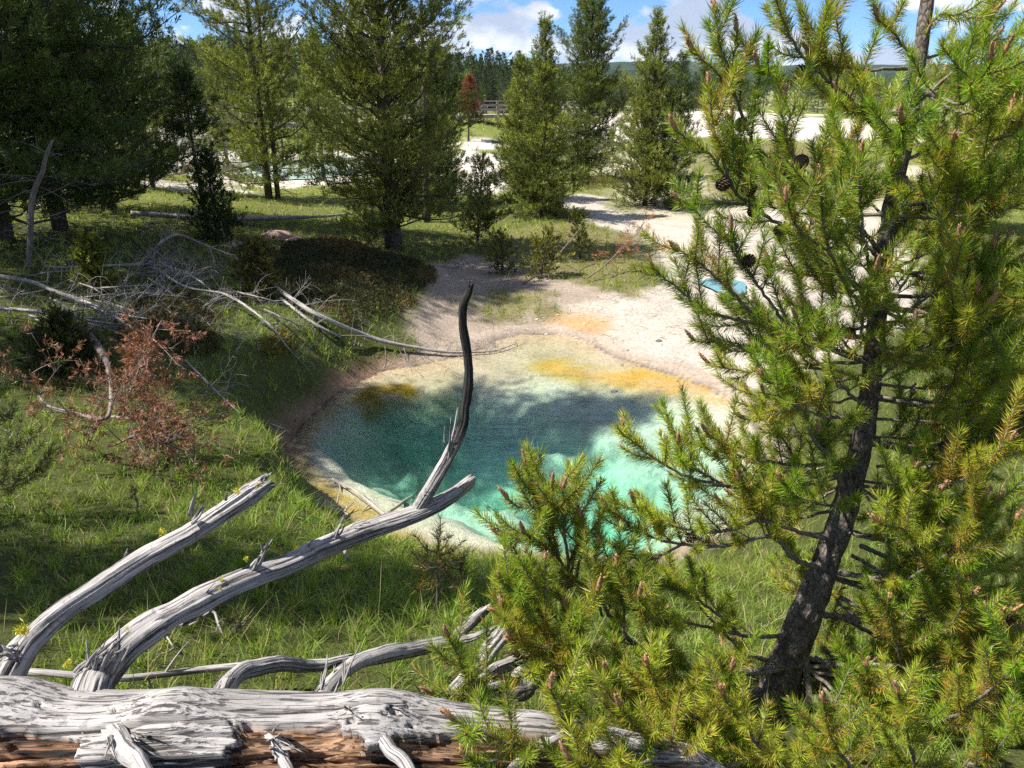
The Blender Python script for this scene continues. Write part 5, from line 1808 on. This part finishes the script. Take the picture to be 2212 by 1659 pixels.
def leaning_pole():
    pts = [(80, 448, 17.2, 9), (140, 428, 17, 9), (194, 413, 16.8, 9), (253, 375, 16.4, 8), (300, 355, 16.2, 7), (330, 342, 16, 4)]
    S = spline(px(pts), step=.06)
    b = S[0, :3].copy()
    t = thing('leaning_pole', b, 'bent dead pole leaning through the dark pines at left', 'dead branch')
    mb = MB()
    tube(mb, S[:, :3], S[:, 3], 9, C=(.36, .34, .33), rough=.12, seed=16)
    for e in range(16):
        k = RNG.integers(8, len(S) - 1)
        d = nrm(RNG.normal(size=3) - np.array([0, 0, .3]))
        L = RNG.uniform(.1, .4)
        tube(mb, np.array([S[k, :3], S[k, :3] + d * L * .5, S[k, :3] + d * L + RNG.normal(size=3) * .08]), [.008, .005, .003], 5, C=(.34, .32, .3))
    o = mb.build('trunk', M_STICK, loc=b)
    o.parent = t
    o.location = (0, 0, 0)


leaning_pole()

# sunken branches on the floor of the spring
for k, (path, label) in enumerate([
        ([(718, 1035, 7), (770, 1065, 11), (830, 1112, 9), (845, 1118, 5)], 'pale sunken branch under water by the near left shore'),
        ([(893, 1010, 5), (905, 1035, 7), (897, 1065, 7), (870, 1085, 8), (840, 1105, 9)], 'hooked sunken branch covered in pale green crust'),
        ([(1012, 1050, 6), (1050, 1090, 7), (1090, 1135, 5)], 'straight sunken pole on the slope of the deep vent'),
        ([(715, 1090, 4), (735, 1102, 5), (752, 1112, 4)], 'short sunken twig on the yellow shallows')]):
    pts = []
    for u, v, w in path:
        p = hit(u, v, .05)
        pts.append((*p, .5 * w * fwd(p) / F))
    S = spline(np.array(pts), step=.03)
    mb = MB()
    tube(mb, S[:, :3], S[:, 3], 8, C=(.62, .60, .52), rough=.15, seed=k)
    for e in range(5):
        j = RNG.integers(2, len(S) - 1)
        d = nrm(RNG.normal(size=3) * np.array([1, 1, .3]))
        tube(mb, np.array([S[j, :3], S[j, :3] + d * .12, S[j, :3] + d * .2]), [.012, .008, .004], 5, C=(.62, .6, .52))
    tag(mb.build('sunken_branch', M_STICK, loc=S[0, :3]), label, 'branch', 'sunken branches')


# ------------------------------------------------------------------ stones
def stone(u, v, w, h, label, col, group=None, seed=0):
    p = hit(u, v)
    r = .5 * w / F * fwd(p)
    n, K = 14, 22
    ph, th = np.meshgrid(np.linspace(0, pi, n), np.linspace(0, 2 * pi, K, endpoint=False), indexing='ij')
    d = np.stack([np.sin(ph) * np.cos(th), np.sin(ph) * np.sin(th), np.cos(ph)], -1)
    rr = r * (1 + .35 * fbm(d[..., 0] * 1.5 + seed, d[..., 1] * 1.5, d[..., 2] * 1.5, o=3) + .08 * fbm(d[..., 0] * 6 + seed, d[..., 1] * 6, d[..., 2] * 6, o=2))
    V = p + d * rr[..., None] * np.array([1, .8, h])
    i, j = np.meshgrid(np.arange(n - 1), np.arange(K), indexing='ij')
    q = np.stack([i * K + j, (i + 1) * K + j, (i + 1) * K + (j + 1) % K, i * K + (j + 1) % K], -1).reshape(-1, 4)
    mb = MB()
    mb.add(V, q, None, np.array(col) * (1 + .2 * fbm(d[..., 0] * 3, d[..., 1] * 3, d[..., 2] * 3))[..., None].reshape(-1, 1))
    return tag(mb.build('rock', M_GROUND, loc=p), label, 'rock', group)


stone(598, 512, 70, .42, 'pinkish boulder above the dark juniper mat', (.40, .30, .26), None, 3)
stone(640, 520, 46, .35, 'smaller pink stone right of the pinkish boulder', (.38, .29, .25), None, 8)
stone(505, 530, 40, .5, 'grey stone in the shade left of the pinkish boulder', (.30, .25, .24), None, 5)
stone(2055, 872, 70, .45, 'mauve grey boulder in the grass behind the close pine', (.33, .26, .26), None, 11)
stone(1327, 845, 16, .4, 'small grey stone lying on the yellow shallows', (.3, .28, .26), None, 2)
stone(1423, 737, 15, .5, 'dark pebble on the white crust right of the spring', (.16, .15, .15), None, 4)
for k, (u, v, w) in enumerate([(1205, 680, 9), (1245, 730, 11), (1160, 690, 8), (1298, 668, 8), (1350, 690, 7), (1385, 668, 6), (1300, 742, 8), (1180, 722, 9), (1450, 700, 7), (1330, 712, 6), (1420, 660, 6), (1262, 700, 9), (1480, 760, 8)]):
    stone(u, v, w, .5, 'pale pebble scattered on the bare crust beyond the spring', (.55, .50, .45), 'pale pebbles on the crust', k)


# ------------------------------------------------------------------ boardwalk and walker
def box(mb, c, x, y, z, sx, sy, sz, C=(.5, .5, .5)):
    """a box with axes x, y, z (unit) and full sizes"""
    s = np.array([[i, j, k] for i in (-.5, .5) for j in (-.5, .5) for k in (-.5, .5)])
    V = c + s[:, :1] * sx * x + s[:, 1:2] * sy * y + s[:, 2:] * sz * z
    mb.add(V, [[0, 1, 3, 2], [4, 6, 7, 5], [0, 4, 5, 1], [2, 3, 7, 6], [0, 2, 6, 4], [1, 5, 7, 3]], None, C, s * np.array([sx, sy, sz]) + c[0])


def boardwalk():
    pts = np.array([at(372, 264, 42), at(430, 252, 45), at(560, 264, 47), at(700, 266, 50), at(860, 256, 55), at(960, 250, 60), at(1085, 247, 64), at(1180, 246, 69), at(1300, 244, 76)])
    S = spline(pts, step=.16)
    root = thing('boardwalk', S[len(S) // 2], 'weathered timber boardwalk with railings crossing behind the pines', 'boardwalk')
    T = nrm(np.gradient(S, axis=0))
    Z = np.array([0, 0, 1.0])
    X = nrm(np.cross(T, Z))

    def fin(mb, nm, parent=root):
        o = mb.build(nm, M_PLANK, loc=S[len(S) // 2], smooth=False)
        o.parent = parent
        o.location = (0, 0, 0)
        return o
    dk = MB()
    for i in range(len(S)):
        box(dk, S[i], T[i], X[i], nrm(np.cross(X[i], T[i])), .145, 2.0, .05, np.ones(3) * RNG.uniform(.4, .58))
    fin(dk, 'deck')
    st = 13
    for sd in (-1, 1):
        for hgt, hh, ww in ((.98, .05, .18), (.68, .13, .045), (.36, .13, .045), (-.13, .18, .05)):
            rl = MB()
            for i in range(0, len(S) - st, st):
                a, b = S[i] + X[i] * sd * .98 + Z * hgt, S[i + st] + X[i + st] * sd * .98 + Z * hgt
                d = b - a
                L = np.linalg.norm(d)
                d = d / L
                box(rl, (a + b) / 2, d, nrm(np.cross(d, Z)), Z, L - .01, ww, hh, np.ones(3) * RNG.uniform(.42, .58))
            fin(rl, 'rail' if hgt > 0 else 'joist')
        for i in range(0, len(S), st):
            po = MB()
            q = S[i] + X[i] * sd * 1.05
            g = float(land(q[0], q[1])) - .2
            top = S[i][2] + .95
            q[2] = (g + top) / 2
            box(po, q, T[i], X[i], Z, .10, .10, top - g, (.45, .42, .4))
            fin(po, 'post')


boardwalk()


def flat_mat(name, c, rough=.8):
    m, nt, out = new_mat(name)
    tc = node(nt, 'ShaderNodeTexCoord').outputs['Object']
    n = nz(nt, tc, 9, 3, .6)
    principled(nt, out, rmp(nt, n, [(.3, tuple(x * .8 for x in c)), (.7, tuple(x * 1.15 for x in c))]), rough)
    return m


def walker():
    z0 = at(1047, 206, 64.6)[2] - 1.74
    p0 = at(1047, 206, 64.6)
    b = np.array([p0[0], p0[1], z0])
    t = thing('person', b, 'person in dark jacket and pale cap standing on the boardwalk', 'person')

    def skin(name, pts, edges, rad, mat, sub=2):
        me = bpy.data.meshes.new(name)
        me.from_pydata(pts, edges, [])
        me.materials.append(mat)
        o = bpy.data.objects.new(name, me)
        COL.objects.link(o)
        m = o.modifiers.new('Skin', 'SKIN')
        for i, r in enumerate(rad):
            me.skin_vertices[0].data[i].radius = (r, r) if np.isscalar(r) else r
        me.skin_vertices[0].data[0].use_root = True
        s = o.modifiers.new('Sub', 'SUBSURF')
        s.levels = s.render_levels = sub
        o.parent = t
        return o
    pts = [(0, 0, .95), (0, 0, 1.15), (0, 0, 1.38), (0, 0, 1.50), (0, -.01, 1.60), (0, -.01, 1.70),
           (-.19, 0, 1.40), (-.25, .02, 1.13), (-.22, -.12, .92), (-.20, -.17, .86), (.19, 0, 1.40), (.25, .02, 1.13), (.22, -.12, .92), (.20, -.17, .86),
           (-.09, 0, .86), (-.10, .0, .48), (-.10, .02, .07), (-.11, -.12, .04), (.09, 0, .86), (.10, -.02, .48), (.10, .02, .07), (.11, -.12, .04)]
    ed = [(0, 1), (1, 2), (2, 3), (3, 4), (4, 5), (2, 6), (6, 7), (7, 8), (8, 9), (2, 10), (10, 11), (11, 12), (12, 13), (0, 14), (14, 15), (15, 16), (16, 17), (0, 18), (18, 19), (19, 20), (20, 21)]
    rd = [(.16, .11), (.15, .10), (.17, .11), .055, (.075, .09), (.07, .085), .06, .045, .036, .04, .06, .045, .036, .04, .085, .06, .045, .045, .085, .06, .045, .045]
    skin('body', pts, ed, rd, flat_mat('skin', (.42, .27, .2), .6))
    jk = skin('jacket', [(0, 0, .90), (0, 0, 1.15), (0, 0, 1.40), (0, 0, 1.47), (-.19, 0, 1.40), (-.25, .02, 1.13), (-.22, -.12, .94), (.19, 0, 1.40), (.25, .02, 1.13), (.22, -.12, .94)],
              [(0, 1), (1, 2), (2, 3), (2, 4), (4, 5), (5, 6), (2, 7), (7, 8), (8, 9)], [(.185, .135), (.175, .125), (.195, .13), .07, .075, .06, .05, .075, .06, .05], flat_mat('navy_cloth', (.02, .024, .035)))
    skin('trousers', [(0, 0, .95), (-.09, 0, .84), (-.10, 0, .48), (-.10, .02, .10), (.09, 0, .84), (.10, -.02, .48), (.10, .02, .10)], [(0, 1), (1, 2), (2, 3), (0, 4), (4, 5), (5, 6)], [(.17, .125), .10, .078, .065, .10, .078, .065], flat_mat('dark_trousers', (.05, .05, .055)))
    skin('cap', [(0, 0, 1.715), (0, 0, 1.775), (0, -.10, 1.715)], [(0, 1), (0, 2)], [(.088, .1), (.07, .075), (.07, .02)], flat_mat('pale_cap', (.55, .53, .5)))


walker()


# ------------------------------------------------------------------ the wood behind
def spruce_mesh(H, R, tone, n=760, nb=6, leaf=.36, wid=.07):
    tr, cr = MB(), MB()
    z = np.linspace(0, 1, 6)
    tube(tr, np.stack([z * 0, z * 0, z * H - .3 * (z == 0)], 1), .016 * H * (1 - z) + .02, 6)
    t = RNG.uniform(0, 1, n) ** 1.25
    a = RNG.uniform(0, 2 * pi, n)
    r = R * (1 - t) ** .85 * RNG.uniform(.35, 1.05, n) * (1 + .25 * np.sin(t * H * 5 + a))
    O = np.stack([r * np.cos(a), r * np.sin(a), H * (.06 + .94 * t) - .25 * r], 1)
    D = nrm(np.stack([np.cos(a), np.sin(a), RNG.uniform(-.5, .5, n) + t * .8], 1))
    C = np.array(tone) * RNG.uniform(.65, 1.35, (n, 1))
    tufts(cr, O, D, nb, leaf * (.55 + .45 * (1 - t)), wid, C, (5, 60))
    top = np.stack([np.zeros(8), np.zeros(8), H * np.linspace(.9, 1.0, 8)], 1)
    tufts(cr, top, np.tile([0, 0, 1.0], (8, 1)), 5, leaf * .5, wid * .6, np.tile(np.array(tone), (8, 1)), (5, 40))
    return tr.build('trunk', M_BARKFAR, mesh_only=True), cr.build('crown', M_FOLIAGE, mesh_only=True)


SPR = [spruce_mesh(9, r * .92, t) for r, t in ((1.35, (.040, .062, .026)), (1.7, (.048, .070, .026)), (1.15, (.036, .055, .026)), (1.9, (.075, .095, .028)), (1.5, (.062, .085, .028)))]
DEADSPR = None


def put(name, u, vtop, D, label, group, var, cat='tree'):
    p = at(u, 200, D)
    p[2] = float(land(p[0], p[1]))
    H = max(3.0, at(u, vtop, D)[2] - p[2])
    t = thing(name, p, label, cat, group)
    s = H / 9
    for me in SPR[var]:
        o = bpy.data.objects.new(me.name.split('.')[0], me)
        COL.objects.link(o)
        o.parent = t
        w = RNG.uniform(.85, 1.15) * max(s, .8) ** -.25
        o.scale = (s * w, s * w, s)
        o.rotation_euler = (0, 0, RNG.uniform(0, 6.28))


SKY_U = [270, 330, 357, 362, 420, 520, 620, 700, 880, 930, 1000, 1060, 1130, 1180]
SKY_V = [95, 80, 70, 75, 75, 66, 62, 55, 88, 97, 108, 116, 124, 128]
rowl = 'dark conifer in the wood behind the boardwalk'
rowr = 'olive green conifer in the row behind the white flat'
put('spruce_tree', 357, 12, 78, 'tall thin spire-topped spruce rising alone against the sky at left', 'wood behind the boardwalk', 2)
put('spruce_tree', 389, 60, 82, 'shorter spruce right of the lone spire-topped spruce', 'wood behind the boardwalk', 1)
for i in range(92):
    u = RNG.uniform(280, 1185)
    D = RNG.uniform(84, 150)
    put('spruce_tree', u, np.interp(u, SKY_U, SKY_V) + RNG.uniform(6, 60), D, rowl, 'wood behind the boardwalk', RNG.integers(0, 5))
for u, v, D in [(1055, 108, 88), (1075, 112, 92), (1088, 116, 90), (1062, 105, 95), (1105, 130, 86), (1122, 112, 94), (1040, 118, 90), (1020, 120, 96), (990, 118, 92), (1085, 150, 80), (1010, 165, 78), (1140, 128, 90)]:
    put('spruce_tree', u, v, D, rowl, 'wood behind the boardwalk', RNG.integers(0, 3))
for i in range(64):
    u = RNG.uniform(1440, 2330)
    D = RNG.uniform(120, 185)
    put('spruce_tree', u, 176 + RNG.uniform(-22, 24), D, rowr, 'trees behind the white flat', (3, 4, 3, 1)[i % 4])
for i in range(16):
    u = RNG.uniform(1180, 1470)
    put('spruce_tree', u, 178 + RNG.uniform(-14, 14), RNG.uniform(120, 170), 'green conifer glimpsed between the right middle pines', 'trees between the middle pines', RNG.integers(0, 5))


def wood():
    """the mass of the wood farther back: thousands of trees nobody could count"""
    mb = MB()
    n = 2600
    D = 150 * np.exp(RNG.uniform(0, 1.6, n))
    a = RNG.uniform(-.75, .75, n)
    x, y = D * np.sin(a), D * np.cos(a)
    z = land(x, y)
    H = RNG.uniform(8, 12.5, n) * np.where(x < 0, 1.0, .78)
    # the crest of the wood falls from left to right
    u = 1106 + F * x / (y * cos(PITCH) - (z - EYE[2]) * sin(PITCH))
    vt = np.interp(u, SKY_U + [1300, 1500, 2300], SKY_V + [160, 166, 160]) + 10 + RNG.uniform(0, 26, n)
    el = PITCH - np.arctan((829.5 - vt) / F)
    H = np.minimum(H, EYE[2] - y * np.tan(el) - z)
    keep = ~((x > .14 * y) & (y < 260)) & (H > 3.5)
    x, y, z, H = x[keep], y[keep], z[keep], H[keep]
    n = len(x)
    m = 50
    t = RNG.uniform(0, 1, (n, m)) ** 1.2
    an = RNG.uniform(0, 2 * pi, (n, m))
    r = 1.7 * (1 - t) ** .9 * RNG.uniform(.4, 1, (n, m)) * (H / 9)[:, None]
    O = np.stack([x[:, None] + r * np.cos(an), y[:, None] + r * np.sin(an), z[:, None] + H[:, None] * (.05 + .95 * t) - .3 * r], -1).reshape(-1, 3)
    Dd = nrm(np.stack([np.cos(an), np.sin(an), RNG.uniform(-.5, .6, (n, m)) + t], -1).reshape(-1, 3))
    C = np.repeat(np.array((.046, .066, .026)) * RNG.uniform(.6, 1.5, (n, 1)), m, 0)
    tufts(mb, O, Dd, 3, .95, .3, C, (5, 50))
    kind(mb.build('wood', M_FOLIAGE), 'stuff')


wood()


def hills():
    m, nt, out = new_mat('wooded_hills')
    tc = node(nt, 'ShaderNodeTexCoord').outputs['Object']
    n = nz(nt, mapping(nt, tc, (.006, .003, .01)), 1.0, 6, .6)
    f = nz(nt, mapping(nt, tc, (.09, .05, .09)), 1.0, 3, .7)
    c = rmp(nt, n, [(.35, (.018, .032, .022)), (.6, (.032, .050, .028)), (.75, (.055, .068, .036))])
    c = mixc(nt, .7, c, rmp(nt, f, [(.35, (.5, .5, .5)), (.65, (1.2, 1.2, 1.2))]), 'MULTIPLY')
    principled(nt, out, c, 1.0, None, 0.)
    for y0, y1, h, k in ((1300, 2300, 40, 0), (3000, 4600, 116, 1)):
        xs = np.linspace(-3600, 4200, 260)
        ys = np.linspace(y0, y1, 24)
        X, Y = np.meshgrid(xs, ys)
        t = (Y - y0) / (y1 - y0)
        Z = 2 + h * np.sin(pi * np.clip(t, 0, 1)) ** .8 * (1 + .16 * fbm(X * .0016 + k * 9, Y * .0011, o=4)) - 3 * (t <= 0) - 3 * (t >= 1)
        Z = Z + 4.5 * fbm(X * .03, Y * .02, o=2) * np.sin(pi * t)
        ny, nx = X.shape
        i, j = np.meshgrid(np.arange(ny - 1), np.arange(nx - 1), indexing='ij')
        q = np.stack([i * nx + j, i * nx + j + 1, (i + 1) * nx + j + 1, (i + 1) * nx + j], -1).reshape(-1, 4)
        mb = MB()
        mb.add(np.stack([X, Y, Z], -1), q)
        kind(mb.build('hills', m), 'structure')


hills()


# ------------------------------------------------------------------ the air
def haze():
    me = bpy.data.meshes.new('haze')
    x0, x1, y0, y1, z0, z1 = -9000, 9000, -300, 9000, -30, 320
    V = [(x, y, z) for x in (x0, x1) for y in (y0, y1) for z in (z0, z1)]
    me.from_pydata(V, [], [(0, 1, 3, 2), (4, 6, 7, 5), (0, 4, 5, 1), (2, 3, 7, 6), (0, 2, 6, 4), (1, 5, 7, 3)])
    m, nt, out = new_mat('air')
    v = node(nt, 'ShaderNodeVolumePrincipled')
    v.inputs['Color'].default_value = (.72, .84, 1.0, 1)
    v.inputs['Density'].default_value = .000028
    nt.links.new(v.outputs[0], out.inputs['Volume'])
    me.materials.append(m)
    o = bpy.data.objects.new('haze', me)
    COL.objects.link(o)
    kind(o, 'stuff')


haze()
